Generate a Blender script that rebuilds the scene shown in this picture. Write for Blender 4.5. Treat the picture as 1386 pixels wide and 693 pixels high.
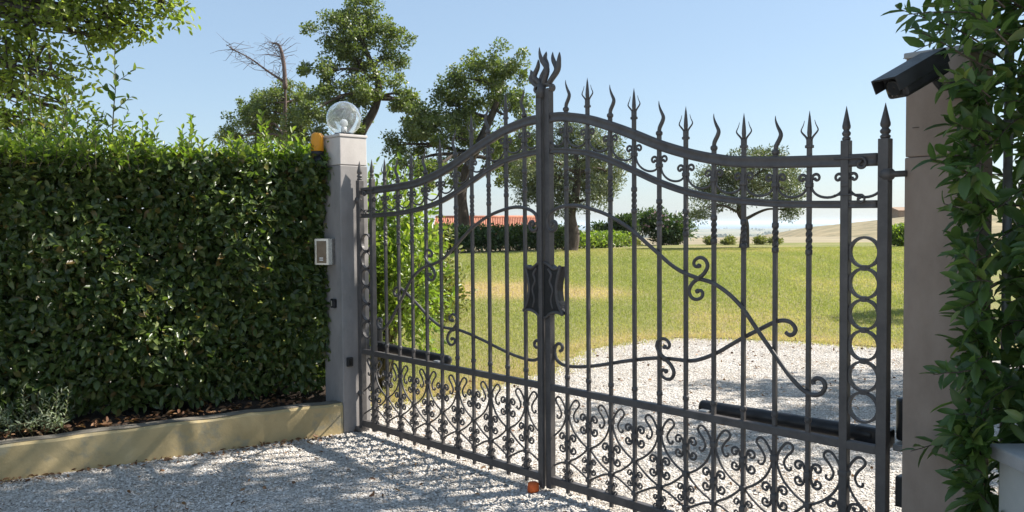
import bpy, bmesh, math, random
import numpy as np
from mathutils import Matrix, Vector

# ------------------------------------------------------------------ reset
for o in list(bpy.data.objects): bpy.data.objects.remove(o)
scene = bpy.context.scene
COL = scene.collection
random.seed(7)
RNG = np.random.default_rng(11)

# ------------------------------------------------------------------ camera
CAM = np.array([3.5572, -3.5509, 1.6])
YAW, PITCH, ROLL, FPX = -0.8259, -0.0377, -0.008, 1142.69
FW = np.array([math.sin(YAW)*math.cos(PITCH), math.cos(YAW)*math.cos(PITCH), math.sin(PITCH)])
RT0 = np.array([math.cos(YAW), -math.sin(YAW), 0.0])
UP0 = np.cross(RT0, FW)
RT = RT0*math.cos(ROLL) + UP0*math.sin(ROLL)
UP = -RT0*math.sin(ROLL) + UP0*math.cos(ROLL)
cd = bpy.data.cameras.new('camera'); cam = bpy.data.objects.new('camera', cd); COL.objects.link(cam)
cd.sensor_width = 36.0; cd.lens = FPX/1386*36; cd.clip_start = 0.05; cd.clip_end = 90000
cam.matrix_world = Matrix(((RT[0], UP[0], -FW[0], CAM[0]), (RT[1], UP[1], -FW[1], CAM[1]), (RT[2], UP[2], -FW[2], CAM[2]), (0, 0, 0, 1)))
scene.camera = cam
FH = np.array([math.sin(YAW), math.cos(YAW), 0.0])     # level forward

def at(px, py, D):                                       # a survey point: photo direction at a chosen distance
    return CAM + (FW + RT*(px-693)/FPX - UP*(py-346.5)/FPX)*D
def depth(P): return (np.asarray(P)-CAM) @ FW
def pix(P):
    d = np.asarray(P)-CAM; z = d @ FW
    return 693+FPX*(d @ RT)/z, 346.5-FPX*(d @ UP)/z, z

# ------------------------------------------------------------------ world, sun, exposure
SUN_H = np.array([0.44, 0.898]); SUN_H /= np.linalg.norm(SUN_H)
SUN_EL = math.radians(44)
w = bpy.data.worlds.new('World'); scene.world = w; w.use_nodes = True
nt = w.node_tree; nt.nodes.clear()
sky = nt.nodes.new('ShaderNodeTexSky'); sky.sky_type = 'NISHITA'; sky.sun_disc = False
sky.sun_elevation = SUN_EL; sky.sun_rotation = math.atan2(SUN_H[0], SUN_H[1])
sky.altitude = 100; sky.air_density = 1.0; sky.dust_density = 0.7; sky.ozone_density = 1.2
bg = nt.nodes.new('ShaderNodeBackground'); bg.inputs[1].default_value = 0.091
wo = nt.nodes.new('ShaderNodeOutputWorld')
pale = nt.nodes.new('ShaderNodeMix'); pale.data_type = 'RGBA'; pale.inputs[0].default_value = 0.5      # flat pale blue mixed in to even out the sky's gradient
pale.inputs[7].default_value = (2.60, 3.6, 4.80, 1); nt.links.new(sky.outputs[0], pale.inputs[6])
nt.links.new(pale.outputs[2], bg.inputs[0]); nt.links.new(bg.outputs[0], wo.inputs[0])
sl = bpy.data.lights.new('sun', 'SUN'); sl.energy = 5.0; sl.angle = math.radians(0.53); sl.color = (1.0, 0.95, 0.87)
sun = bpy.data.objects.new('sun', sl); COL.objects.link(sun)
sv = Vector((SUN_H[0]*math.cos(SUN_EL), SUN_H[1]*math.cos(SUN_EL), math.sin(SUN_EL)))
sun.rotation_euler = (sv).to_track_quat('Z', 'Y').to_euler(); sun.location = (6, 10, 14)
scene.view_settings.view_transform = 'Standard'; scene.view_settings.look = 'None'
scene.view_settings.exposure = 0.95; scene.view_settings.gamma = 1.0
scene.view_settings.use_curve_mapping = False
try:
    scene.cycles.transparent_max_bounces = 24; scene.cycles.max_bounces = 10; scene.cycles.volume_bounces = 1
except Exception: pass

# ------------------------------------------------------------------ material helpers
MATS = {}
def newmat(name):
    m = bpy.data.materials.new(name); m.use_nodes = True
    n = m.node_tree.nodes; n.clear()
    out = n.new('ShaderNodeOutputMaterial'); MATS[name] = m
    return m, n, m.node_tree.links, out
def ramp(n, stops, interp='LINEAR'):
    r = n.new('ShaderNodeValToRGB'); r.color_ramp.interpolation = interp
    e = r.color_ramp.elements
    while len(e) < len(stops): e.new(0.5)
    for i, (p, c) in enumerate(stops):
        e[i].position = p; e[i].color = (c[0], c[1], c[2], 1)
    return r
def noise(n, l, scale, detail=6, rough=0.6, co=None, dist=0.0):
    t = n.new('ShaderNodeTexNoise'); t.inputs['Scale'].default_value = scale
    t.inputs['Detail'].default_value = detail; t.inputs['Roughness'].default_value = rough; t.inputs['Distortion'].default_value = dist
    if co is not None: l.new(co, t.inputs['Vector'])
    return t
def surf(name, stops, scale=4, rough=0.7, bump=0.0, bscale=40, metallic=0.0, detail=8, spec=0.4, stops2=None, scale2=1.0, fac2=(0.5, 0.62), bdist=0.01, stretch=None):
    m, n, l, out = newmat(name)
    g = n.new('ShaderNodeNewGeometry'); co = g.outputs['Position']
    if stretch:
        mp = n.new('ShaderNodeMapping'); mp.inputs['Scale'].default_value = stretch; l.new(co, mp.inputs['Vector']); co = mp.outputs[0]
    p = n.new('ShaderNodeBsdfPrincipled'); l.new(p.outputs[0], out.inputs[0])
    t = noise(n, l, scale, detail, 0.65, co); r = ramp(n, stops); l.new(t.outputs[0], r.inputs[0])
    col = r.outputs[0]
    if stops2:
        t2 = noise(n, l, scale2, 7, 0.65, co); mr = n.new('ShaderNodeMapRange')
        mr.inputs[1].default_value = fac2[0]; mr.inputs[2].default_value = fac2[1]; l.new(t2.outputs[0], mr.inputs[0])
        t3 = noise(n, l, scale*2.3, 6, 0.6, co); r2 = ramp(n, stops2); l.new(t3.outputs[0], r2.inputs[0])
        mx = n.new('ShaderNodeMix'); mx.data_type = 'RGBA'; l.new(mr.outputs[0], mx.inputs[0]); l.new(col, mx.inputs[6]); l.new(r2.outputs[0], mx.inputs[7]); col = mx.outputs[2]
    l.new(col, p.inputs['Base Color'])
    p.inputs['Metallic'].default_value = metallic; p.inputs['Specular IOR Level'].default_value = spec
    t4 = noise(n, l, scale*3, 4, 0.6, co); mr2 = n.new('ShaderNodeMapRange'); mr2.inputs[3].default_value = max(0.03, rough-0.12); mr2.inputs[4].default_value = min(1, rough+0.12)
    l.new(t4.outputs[0], mr2.inputs[0]); l.new(mr2.outputs[0], p.inputs['Roughness'])
    if bump > 0:
        tb = noise(n, l, bscale, 6, 0.65, co); b = n.new('ShaderNodeBump'); b.inputs['Strength'].default_value = bump; b.inputs['Distance'].default_value = bdist
        l.new(tb.outputs[0], b.inputs['Height']); l.new(b.outputs[0], p.inputs['Normal'])
    return m
def leafmat(name, stops, trans=0.35, rough=0.42, tcol=1.6, spec=0.5):
    m, n, l, out = newmat(name)
    a = n.new('ShaderNodeAttribute'); a.attribute_name = 'rnd'
    r = ramp(n, stops); l.new(a.outputs['Fac'], r.inputs[0])
    p = n.new('ShaderNodeBsdfPrincipled'); p.inputs['Roughness'].default_value = rough; p.inputs['Specular IOR Level'].default_value = spec
    l.new(r.outputs[0], p.inputs['Base Color'])
    tr = n.new('ShaderNodeBsdfTranslucent')
    mul = n.new('ShaderNodeMix'); mul.data_type = 'RGBA'; mul.blend_type = 'MULTIPLY'; mul.inputs[0].default_value = 1
    l.new(r.outputs[0], mul.inputs[6]); mul.inputs[7].default_value = (tcol*1.05, tcol*1.15, tcol*0.45, 1); l.new(mul.outputs[2], tr.inputs[0])
    mx = n.new('ShaderNodeMixShader'); mx.inputs[0].default_value = trans
    l.new(p.outputs[0], mx.inputs[1]); l.new(tr.outputs[0], mx.inputs[2]); l.new(mx.outputs[0], out.inputs[0])
    return m
def plain(name, col, rough=0.5, metallic=0.0, trans=0.0, ior=1.45, spec=0.5):
    m, n, l, out = newmat(name)
    p = n.new('ShaderNodeBsdfPrincipled'); l.new(p.outputs[0], out.inputs[0])
    p.inputs['Base Color'].default_value = (*col, 1); p.inputs['Roughness'].default_value = rough; p.inputs['Metallic'].default_value = metallic
    p.inputs['Transmission Weight'].default_value = trans; p.inputs['IOR'].default_value = ior; p.inputs['Specular IOR Level'].default_value = spec
    return m

iron = surf('graphite_iron_paint', [(0.3, (0.074, 0.067, 0.064)), (0.7, (0.120, 0.108, 0.102))], 14, 0.48, 0.25, 160, 0.15, bdist=0.002)
concrete = surf('pillar_concrete', [(0.3, (0.25, 0.19, 0.148)), (0.55, (0.32, 0.25, 0.20)), (0.75, (0.38, 0.305, 0.25))], 5, 0.85, 0.35, 70, stops2=[(0.3, (0.19, 0.165, 0.145)), (0.7, (0.26, 0.225, 0.195))], scale2=2.4, fac2=(0.50, 0.68), bdist=0.004, stretch=(1, 1, 0.45))
darkiron = surf('dark_cast_iron', [(0.3, (0.020, 0.020, 0.021)), (0.7, (0.040, 0.038, 0.038))], 14, 0.42, 0.5, 60, 0.3, bdist=0.004)
capstone = surf('cap_concrete', [(0.3, (0.48, 0.435, 0.40)), (0.7, (0.60, 0.555, 0.515))], 6, 0.85, 0.3, 70, bdist=0.003)
graypaint = surf('pillar_grey_paint', [(0.3, (0.235, 0.215, 0.202)), (0.7, (0.34, 0.315, 0.30))], 5, 0.7, 0.25, 60, stops2=[(0.3, (0.19, 0.185, 0.18)), (0.7, (0.27, 0.26, 0.25))], scale2=3, fac2=(0.5, 0.66), bdist=0.003, stretch=(1, 1, 0.5))
ochre = surf('ochre_plaster', [(0.3, (0.40, 0.305, 0.150)), (0.6, (0.49, 0.38, 0.20)), (0.8, (0.55, 0.445, 0.26))], 3.5, 0.9, 0.4, 55, stops2=[(0.3, (0.27, 0.24, 0.17)), (0.7, (0.40, 0.35, 0.22))], scale2=3.2, fac2=(0.54, 0.62), bdist=0.004)
coping = surf('stone_coping', [(0.3, (0.30, 0.30, 0.30)), (0.7, (0.42, 0.41, 0.40))], 6, 0.8, 0.4, 60, bdist=0.004)
worn = surf('worn_render', [(0.3, (0.13, 0.115, 0.095)), (0.7, (0.27, 0.24, 0.19))], 9, 0.95, 0.5, 60, bdist=0.004)
lowwall = surf('pale_plaster', [(0.3, (0.40, 0.41, 0.39)), (0.7, (0.52, 0.52, 0.49))], 4, 0.9, 0.3, 60, bdist=0.003)
black = surf('black_plastic', [(0.3, (0.012, 0.012, 0.013)), (0.7, (0.022, 0.022, 0.024))], 20, 0.42, 0.1, 200, bdist=0.001)
steel = surf('brushed_steel', [(0.3, (0.48, 0.47, 0.45)), (0.7, (0.60, 0.59, 0.57))], 30, 0.30, 0.08, 200, 1.0, bdist=0.001)
galv = surf('galvanised_steel', [(0.3, (0.30, 0.31, 0.31)), (0.7, (0.42, 0.42, 0.42))], 20, 0.5, 0.1, 120, 0.6, bdist=0.001)
brown_refl = surf('brown_reflection_metal', [(0.3, (0.13, 0.10, 0.075)), (0.7, (0.20, 0.16, 0.12))], 25, 0.35, 0.1, 100, 0.7, bdist=0.001)  # brown reflection on the intercom's steel front, put into the metal colour
orange = plain('amber_plastic', (0.86, 0.36, 0.015), 0.35, 0, 0.25)
orangered = surf('orange_cap', [(0.3, (0.62, 0.10, 0.02)), (0.7, (0.75, 0.16, 0.03))], 30, 0.6)
m, n, l, out = newmat('weathered_globe_glass')
gp = n.new('ShaderNodeBsdfPrincipled'); gp.inputs['Base Color'].default_value = (0.97, 0.985, 0.985, 1); gp.inputs['Roughness'].default_value = 0.03; gp.inputs['Transmission Weight'].default_value = 1; gp.inputs['IOR'].default_value = 1.38
gd = n.new('ShaderNodeBsdfDiffuse'); gd.inputs[0].default_value = (0.85, 0.87, 0.88, 1); gt = n.new('ShaderNodeBsdfTranslucent'); gt.inputs[0].default_value = (0.85, 0.87, 0.88, 1)
ga = n.new('ShaderNodeMixShader'); l.new(gd.outputs[0], ga.inputs[1]); l.new(gt.outputs[0], ga.inputs[2])
gm = n.new('ShaderNodeMixShader'); gm.inputs[0].default_value = 0.08; l.new(gp.outputs[0], gm.inputs[1]); l.new(ga.outputs[0], gm.inputs[2]); l.new(gm.outputs[0], out.inputs[0]); glass = m
milk = plain('milk_glass', (0.82, 0.82, 0.80), 0.3)
lens = plain('lens_glass', (0.02, 0.02, 0.02), 0.08)
bark = surf('oak_bark', [(0.3, (0.035, 0.026, 0.020)), (0.7, (0.115, 0.09, 0.07))], 7, 0.95, 0.9, 24, bdist=0.03, stretch=(1, 1, 0.3))
deadbark = surf('dead_bark', [(0.3, (0.10, 0.07, 0.06)), (0.7, (0.21, 0.155, 0.135))], 7, 0.95, 0.8, 24, bdist=0.02, stretch=(1, 1, 0.3))
darkbark = surf('weathered_bark', [(0.3, (0.055, 0.038, 0.030)), (0.7, (0.14, 0.10, 0.082))], 7, 0.95, 0.9, 24, bdist=0.03, stretch=(1, 1, 0.3))
twig = surf('green_twig', [(0.3, (0.055, 0.05, 0.025)), (0.7, (0.12, 0.10, 0.05))], 20, 0.8)
soil = surf('planter_soil', [(0.3, (0.018, 0.012, 0.008)), (0.7, (0.06, 0.038, 0.025))], 14, 1.0, 0.9, 60, bdist=0.02)
oakleaf = leafmat('oak_foliage', [(0, (0.066, 0.094, 0.026)), (0.5, (0.120, 0.155, 0.044)), (1, (0.20, 0.225, 0.085))], 0.38, 0.45, 1.6)
nearoak = leafmat('near_oak_foliage', [(0, (0.085, 0.125, 0.022)), (0.5, (0.145, 0.190, 0.038)), (1, (0.215, 0.245, 0.068))], 0.52, 0.42, 1.8)
oliveleaf = leafmat('olive_foliage', [(0, (0.075, 0.098, 0.046)), (0.5, (0.130, 0.152, 0.078)), (1, (0.21, 0.23, 0.135))], 0.24, 0.5, 1.3)
hedgeleaf = leafmat('hedge_foliage', [(0, (0.042, 0.070, 0.018)), (0.6, (0.086, 0.128, 0.034)), (0.93, (0.155, 0.185, 0.058)), (1, (0.17, 0.11, 0.035))], 0.33, 0.36, 1.8)
freshleaf = leafmat('fresh_shoot_foliage', [(0, (0.090, 0.145, 0.024)), (0.6, (0.155, 0.215, 0.040)), (1, (0.25, 0.285, 0.075))], 0.45, 0.36, 1.7)
laurelleaf = leafmat('laurel_foliage', [(0, (0.045, 0.090, 0.026)), (0.6, (0.082, 0.142, 0.040)), (0.92, (0.125, 0.185, 0.052)), (1, (0.18, 0.21, 0.06))], 0.34, 0.34, 1.7)
greyleaf = leafmat('silver_foliage', [(0, (0.16, 0.21, 0.12)), (1, (0.36, 0.40, 0.27))], 0.25, 0.6, 1.2)
gardenleaf = leafmat('garden_hedge_foliage', [(0, (0.030, 0.058, 0.014)), (0.6, (0.060, 0.100, 0.026)), (1, (0.10, 0.15, 0.04))], 0.28, 0.45, 1.5)
strawleaf = leafmat('yellow_grass_foliage', [(0, (0.12, 0.15, 0.03)), (1, (0.28, 0.27, 0.08))], 0.3, 0.6, 1.3)
grassleaf = leafmat('lawn_blades', [(0, (0.245, 0.270, 0.080)), (0.45, (0.335, 0.330, 0.125)), (0.75, (0.46, 0.39, 0.205)), (1, (0.56, 0.44, 0.28))], 0.4, 0.6, 1.3)
deadleaf = leafmat('dry_leaves', [(0, (0.10, 0.042, 0.016)), (0.6, (0.22, 0.105, 0.045)), (1, (0.34, 0.20, 0.10))], 0.12, 0.7, 1.0)
flower = leafmat('oleander_flowers', [(0, (0.72, 0.34, 0.42)), (0.5, (0.78, 0.55, 0.60)), (1, (0.80, 0.79, 0.78))], 0.0, 0.6, 1.0)
pebble = leafmat('pale_pebbles', [(0, (0.22, 0.195, 0.17)), (0.35, (0.46, 0.425, 0.385)), (0.75, (0.64, 0.60, 0.55)), (1, (0.80, 0.76, 0.71))], 0.0, 0.85, 1.0, 0.25)
farleaf = leafmat('far_tree_foliage', [(0, (0.030, 0.050, 0.018)), (1, (0.075, 0.095, 0.035))], 0.1, 0.7, 1.2)
rooftile = surf('terracotta_tiles', [(0.3, (0.30, 0.105, 0.06)), (0.55, (0.44, 0.185, 0.11)), (0.8, (0.56, 0.30, 0.20))], 3.5, 0.9, 0.3, 30)
render_wall = surf('house_plaster', [(0.3, (0.52, 0.42, 0.32)), (0.7, (0.62, 0.52, 0.41))], 2, 0.9, 0.2, 30)
brickwall = surf('farm_brick', [(0.3, (0.26, 0.17, 0.11)), (0.7, (0.36, 0.25, 0.17))], 2, 0.9, 0.2, 30)

# ------------------------------------------------------------------ object helpers
def link(o, parent=None):
    COL.objects.link(o)
    if parent is not None:
        o.parent = parent
        o.matrix_parent_inverse = Matrix.Translation(-Vector(parent.location))
    return o
def tag(o, label=None, cat=None, group=None, kind=None):
    if label: o['label'] = label
    if cat: o['category'] = cat
    if group: o['group'] = group
    if kind: o['kind'] = kind
    return o
def thing(name, loc, label, cat, group=None):
    o = bpy.data.objects.new(name, None); o.location = loc; o.empty_display_size = 0.1; COL.objects.link(o)
    return tag(o, label, cat, group)
def meshobj(name, me, mat, parent=None, loc=None, kind=None):
    if mat is not None and not me.materials: me.materials.append(mat)
    o = bpy.data.objects.new(name, me)
    if loc is not None: o.location = loc
    link(o, parent)
    if kind: o['kind'] = kind
    return o

class MB:
    def __init__(s): s.v = []; s.f = []; s.sm = []
    def add(s, V, F, smooth=True):
        b = len(s.v); s.v += [tuple(map(float, p)) for p in V]; s.f += [tuple(i+b for i in f) for f in F]; s.sm += [smooth]*len(F)
        return s
    def box(s, c, d, rot=None, bev=0.0):
        hx, hy, hz = d[0]/2, d[1]/2, d[2]/2
        bm = bmesh.new(); bmesh.ops.create_cube(bm, size=1)
        for v in bm.verts: v.co = Vector((v.co.x*d[0], v.co.y*d[1], v.co.z*d[2]))
        if bev > 0: bmesh.ops.bevel(bm, geom=list(bm.edges), offset=min(bev, 0.45*min(d)), segments=2, affect='EDGES', profile=0.5)
        R = rot if rot is not None else Matrix.Identity(3)
        bm.verts.index_update()
        s.add([(R @ v.co) + Vector(c) for v in bm.verts], [[v.index for v in f.verts] for f in bm.faces], False); bm.free(); return s
    def tube(s, pts, rad, n=7, prof=None, closed=False, ref=(0, 1, 0), caps=True):
        P = np.array(pts, float); k = len(P)
        R = np.full(k, rad) if np.isscalar(rad) else np.array(rad, float)
        if closed: T = np.roll(P, -1, 0)-np.roll(P, 1, 0)
        else: T = np.gradient(P, axis=0)
        T /= np.maximum(np.linalg.norm(T, axis=1, keepdims=True), 1e-9)
        ref = np.array(ref, float)
        if prof is None: prof = [(math.cos(2*math.pi*i/n), math.sin(2*math.pi*i/n)) for i in range(n)]
        n = len(prof); V = []
        prevB = None
        for i in range(k):
            B = ref - T[i]*(ref @ T[i])
            if np.linalg.norm(B) < 0.15:
                B = prevB if prevB is not None else np.cross(T[i], (1, 0, 0.1))
                B = B - T[i]*(B @ T[i])
            B /= np.linalg.norm(B); prevB = B
            N = np.cross(B, T[i])
            for a, b in prof: V.append(P[i]+(N*a+B*b)*R[i])
        F = []
        m = k if closed else k-1
        for i in range(m):
            j = (i+1) % k
            for q in range(n):
                F.append((i*n+q, i*n+(q+1) % n, j*n+(q+1) % n, j*n+q))
        if caps and not closed:
            F.append(tuple(range(n))[::-1]); F.append(tuple((k-1)*n+q for q in range(n)))
        return s.add(V, F, len(prof) > 4)
    def lathe(s, prof, c=(0, 0, 0), n=16, axis='z', rot=None):
        V = []; F = []
        for r, z in prof:
            for i in range(n):
                a = 2*math.pi*i/n
                p = Vector((r*math.cos(a), r*math.sin(a), z))
                if rot is not None: p = rot @ p
                V.append(p+Vector(c))
        for i in range(len(prof)-1):
            for q in range(n): F.append((i*n+q, i*n+(q+1) % n, (i+1)*n+(q+1) % n, (i+1)*n+q))
        return s.add(V, F)
    def prism(s, poly, y0, y1):                # polygon in x,z extruded along y
        n = len(poly); V = [(x, y0, z) for x, z in poly]+[(x, y1, z) for x, z in poly]
        F = [tuple(range(n)), tuple(range(2*n-1, n-1, -1))]+[(i, i+n, (i+1) % n+n, (i+1) % n) for i in range(n)]
        return s.add(V, F, False)
    def mesh(s, name):
        me = bpy.data.meshes.new(name); me.from_pydata(s.v, [], s.f); me.polygons.foreach_set('use_smooth', s.sm); me.update()
        return me
    def build(s, name, mat, parent=None, kind=None): return meshobj(name, s.mesh(name), mat, parent, kind=kind)

def npmesh(name, V, loops, totals, rnd=None, smooth=False):
    me = bpy.data.meshes.new(name)
    me.vertices.add(len(V)); me.vertices.foreach_set('co', np.ascontiguousarray(V, np.float32).ravel())
    me.loops.add(len(loops)); me.loops.foreach_set('vertex_index', np.ascontiguousarray(loops, np.int32))
    starts = np.concatenate(([0], np.cumsum(totals)[:-1])).astype(np.int32)
    me.polygons.add(len(totals)); me.polygons.foreach_set('loop_start', starts)
    if smooth: me.polygons.foreach_set('use_smooth', np.ones(len(totals), bool))
    if rnd is not None:
        a = me.attributes.new('rnd', 'FLOAT', 'POINT'); a.data.foreach_set('value', np.ascontiguousarray(rnd, np.float32))
    me.update(calc_edges=True)
    return me

# leaf shapes: (along, across, up) and faces
SHAPES = {
 'quad': ([(0, 0, 0), (.45, -.5, .10), (1, 0, 0), (.45, .5, .10)], [(0, 1, 2, 3)]),
 'hex': ([(0, 0, 0), (.28, -.42, .10), (.66, -.42, .06), (1, 0, -.08), (.66, .42, .06), (.28, .42, .10)], [(0, 1, 2, 3), (0, 3, 4, 5)]),
 'laurel': ([(0, 0, 0), (.22, -.36, .07), (.58, -.46, .05), (1, 0, -.12), (.58, .46, .05), (.22, .36, .07), (.3, 0, .0), (.65, 0, -.03), (.85, -.24, -.03), (.85, .24, -.03)],
            [(0, 6, 1), (1, 6, 7, 2), (2, 7, 8), (8, 7, 3), (0, 5, 6), (5, 4, 7, 6), (4, 9, 7), (9, 3, 7)]),
 'blade': ([(0, -.5, 0), (0, .5, 0), (1, 0, 0)], [(0, 1, 2)]),
 'pebble': ([(.5, 0, 0), (0, .5, 0), (-.5, 0, 0), (0, -.5, 0), (.1, .05, .42), (.36, .36, .16), (-.36, .30, .2), (-.34, -.38, .15), (.33, -.36, .2)],
            [(0, 5, 4), (5, 1, 4), (1, 6, 4), (6, 2, 4), (2, 7, 4), (7, 3, 4), (3, 8, 4), (8, 0, 4)]),
}
def norm(a): return a/np.maximum(np.linalg.norm(a, axis=-1, keepdims=True), 1e-9)
def frames(D, N):
    D = norm(D); N = norm(N - D*np.sum(N*D, axis=1, keepdims=True)); B = np.cross(N, D)
    return D, B, N
def leaves_mesh(name, P, D, N, L, W, shape='hex', rnd=None):
    T, F = SHAPES[shape]; T = np.array(T); n = len(P); k = len(T)
    D, B, N = frames(D, N)
    V = (P[:, None, :]+D[:, None, :]*(T[None, :, 0:1]*L[:, None, None])+B[:, None, :]*(T[None, :, 1:2]*W[:, None, None])+N[:, None, :]*(T[None, :, 2:3]*L[:, None, None]))
    tl = np.concatenate([np.array(f) for f in F]); tt = np.array([len(f) for f in F])
    loops = (tl[None, :]+np.arange(n)[:, None]*k).ravel(); totals = np.tile(tt, n)
    if rnd is None: rnd = RNG.random(n)
    return npmesh(name, V.reshape(-1, 3), loops, totals, np.repeat(rnd, k), smooth=(shape in ('laurel',)))
def rnd_dirs(n):
    return norm(RNG.normal(size=(n, 3)))

LEAFVAR = {}
def leaf_variants(shape, mat, n=8):
    key = (shape, mat.name)
    if key not in LEAFVAR:
        out = []
        for i in range(n):
            me = leaves_mesh('leaf', np.zeros((1, 3)), np.array([[1., 0, 0]]), np.array([[0, 0, 1.]]), np.ones(1), np.ones(1), shape, np.array([(i+.5)/n]))
            me.materials.append(mat); out.append(me)
        LEAFVAR[key] = out
    return LEAFVAR[key]
def foliage(parent, P, D, N, L, W, shape, mat, nparts=300, name='leaf', stuffname='foliage', rnd=None, occl=None):
    """the leaves that show largest become parts of their own, the rest one mesh"""
    n = len(P); rnd = RNG.random(n) if rnd is None else rnd
    pick = np.zeros(n, bool)
    if nparts:
        u, v, z = pix(P+D*L[:, None]*.5)
        sc = L*W/np.maximum(z, .3)**2*(0.4+np.abs(np.sum(norm(N)*norm(CAM-P), axis=1)))
        sc = np.where((u > 4) & (u < 1382) & (v > 4) & (v < 689) & (z > 0.3), sc, 0)
        if occl is not None: sc = sc*occl
        idx = np.argsort(-sc)[:nparts]; idx = idx[sc[idx] > 0]; pick[idx] = True
        var = leaf_variants(shape, mat)
        Dn, Bn, Nn = frames(D, N)
        for i in idx:
            o = bpy.data.objects.new(name, var[int(rnd[i]*7.99)])
            M = Matrix(((Dn[i, 0]*L[i], Bn[i, 0]*W[i], Nn[i, 0]*L[i], P[i, 0]), (Dn[i, 1]*L[i], Bn[i, 1]*W[i], Nn[i, 1]*L[i], P[i, 1]), (Dn[i, 2]*L[i], Bn[i, 2]*W[i], Nn[i, 2]*L[i], P[i, 2]), (0, 0, 0, 1)))
            COL.objects.link(o); o.parent = parent; o.matrix_parent_inverse = Matrix.Translation(-Vector(parent.location)); o.matrix_basis = M
    k = ~pick
    me = leaves_mesh(stuffname, P[k], D[k], N[k], L[k], W[k], shape, rnd[k])
    return meshobj(stuffname, me, mat, parent, kind='stuff')

def catmull(pts, k=6):
    P = np.array(pts, float); P = np.vstack((2*P[0]-P[1], P, 2*P[-1]-P[-2])); out = []
    for i in range(1, len(P)-2):
        for t in np.linspace(0, 1, k, endpoint=False):
            a, b, c, d = P[i-1], P[i], P[i+1], P[i+2]
            out.append(0.5*((2*b)+(-a+c)*t+(2*a-5*b+4*c-d)*t*t+(-a+3*b-3*c+d)*t**3))
    out.append(P[-2]); return np.array(out)
def sstep(a, b, x):
    t = np.clip((x-a)/(b-a), 0, 1); return t*t*(3-2*t)

# ------------------------------------------------------------------ terrain and setting
def terr(x, y):
    x = np.asarray(x, float); y = np.asarray(y, float)
    D = (x-CAM[0])*FH[0]+(y-CAM[1])*FH[1]
    z = 0.50*sstep(9, 34, D)
    z = z - 40.5*sstep(52, 620, D)
    return z
def grid_mesh(name, G, mat, kind='structure', dz=0.0, parent=None):
    a, b, _ = G.shape; V = G.reshape(-1, 3).copy(); V[:, 2] += dz
    i = np.arange((a-1)*(b-1)); r = i//(b-1); c = i % (b-1); q = r*b+c
    loops = np.stack((q, q+1, q+b+1, q+b), 1).ravel()
    me = npmesh(name, V, loops, np.full(len(i), 4), smooth=True)
    return meshobj(name, me, mat, parent, kind=kind)

m, n, l, out = newmat('field_ground')
g = n.new('ShaderNodeNewGeometry'); p = n.new('ShaderNodeBsdfPrincipled'); p.inputs['Roughness'].default_value = 0.95; l.new(p.outputs[0], out.inputs[0])
vo = n.new('ShaderNodeTexVoronoi'); vo.inputs['Scale'].default_value = 0.006
mp = n.new('ShaderNodeMapping'); mp.inputs['Scale'].default_value = (1, 1, 0); l.new(g.outputs['Position'], mp.inputs['Vector']); l.new(mp.outputs[0], vo.inputs['Vector'])
sep = n.new('ShaderNodeSeparateColor'); l.new(vo.outputs['Color'], sep.inputs[0])
r = ramp(n, [(0, (0.085, 0.10, 0.04)), (0.3, (0.22, 0.18, 0.09)), (0.55, (0.27, 0.22, 0.13)), (0.75, (0.14, 0.13, 0.065)), (1, (0.30, 0.255, 0.17))], 'CONSTANT'); l.new(sep.outputs[0], r.inputs[0])
nz = noise(n, l, 0.3, 6, 0.6, g.outputs['Position']); mx = n.new('ShaderNodeMix'); mx.data_type = 'RGBA'; mx.blend_type = 'OVERLAY'; mx.inputs[0].default_value = 0.5
l.new(r.outputs[0], mx.inputs[6]); l.new(nz.outputs[0], mx.inputs[7]); l.new(mx.outputs[2], p.inputs['Base Color'])
field = m

Ds = np.concatenate((np.linspace(-14, 60, 60), np.geomspace(64, 6200, 60))); us = np.linspace(-1.6, 1.6, 70)
G = np.zeros((len(Ds), len(us), 3))
for i, D in enumerate(Ds):
    half = max(22, D*1.0+14)
    xy = CAM[None, :2]+FH[None, :2]*D+RT0[None, :2]*(us[:, None]*half)
    G[i, :, :2] = xy; G[i, :, 2] = terr(xy[:, 0], xy[:, 1])
grid_mesh('ground', G, field, dz=-0.03)

# sea
m, n, l, out = newmat('sea_water'); p = n.new('ShaderNodeBsdfPrincipled'); l.new(p.outputs[0], out.inputs[0])
p.inputs['Base Color'].default_value = (0.03, 0.09, 0.13, 1); p.inputs['Roughness'].default_value = 0.35
g = n.new('ShaderNodeNewGeometry'); t = noise(n, l, 0.02, 5, 0.6, g.outputs['Position']); b = n.new('ShaderNodeBump'); b.inputs['Strength'].default_value = 0.4; b.inputs['Distance'].default_value = 3; l.new(t.outputs[0], b.inputs['Height']); l.new(b.outputs[0], p.inputs['Normal'])
G = np.zeros((8, 20, 3))
for i, D in enumerate(np.geomspace(5400, 38000, 8)):
    xy = CAM[None, :2]+FH[None, :2]*D+RT0[None, :2]*(np.linspace(-1.1, 1.1, 20)[:, None]*D)
    G[i, :, :2] = xy; G[i, :, 2] = -39.2
grid_mesh('sea', G, m)

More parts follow.
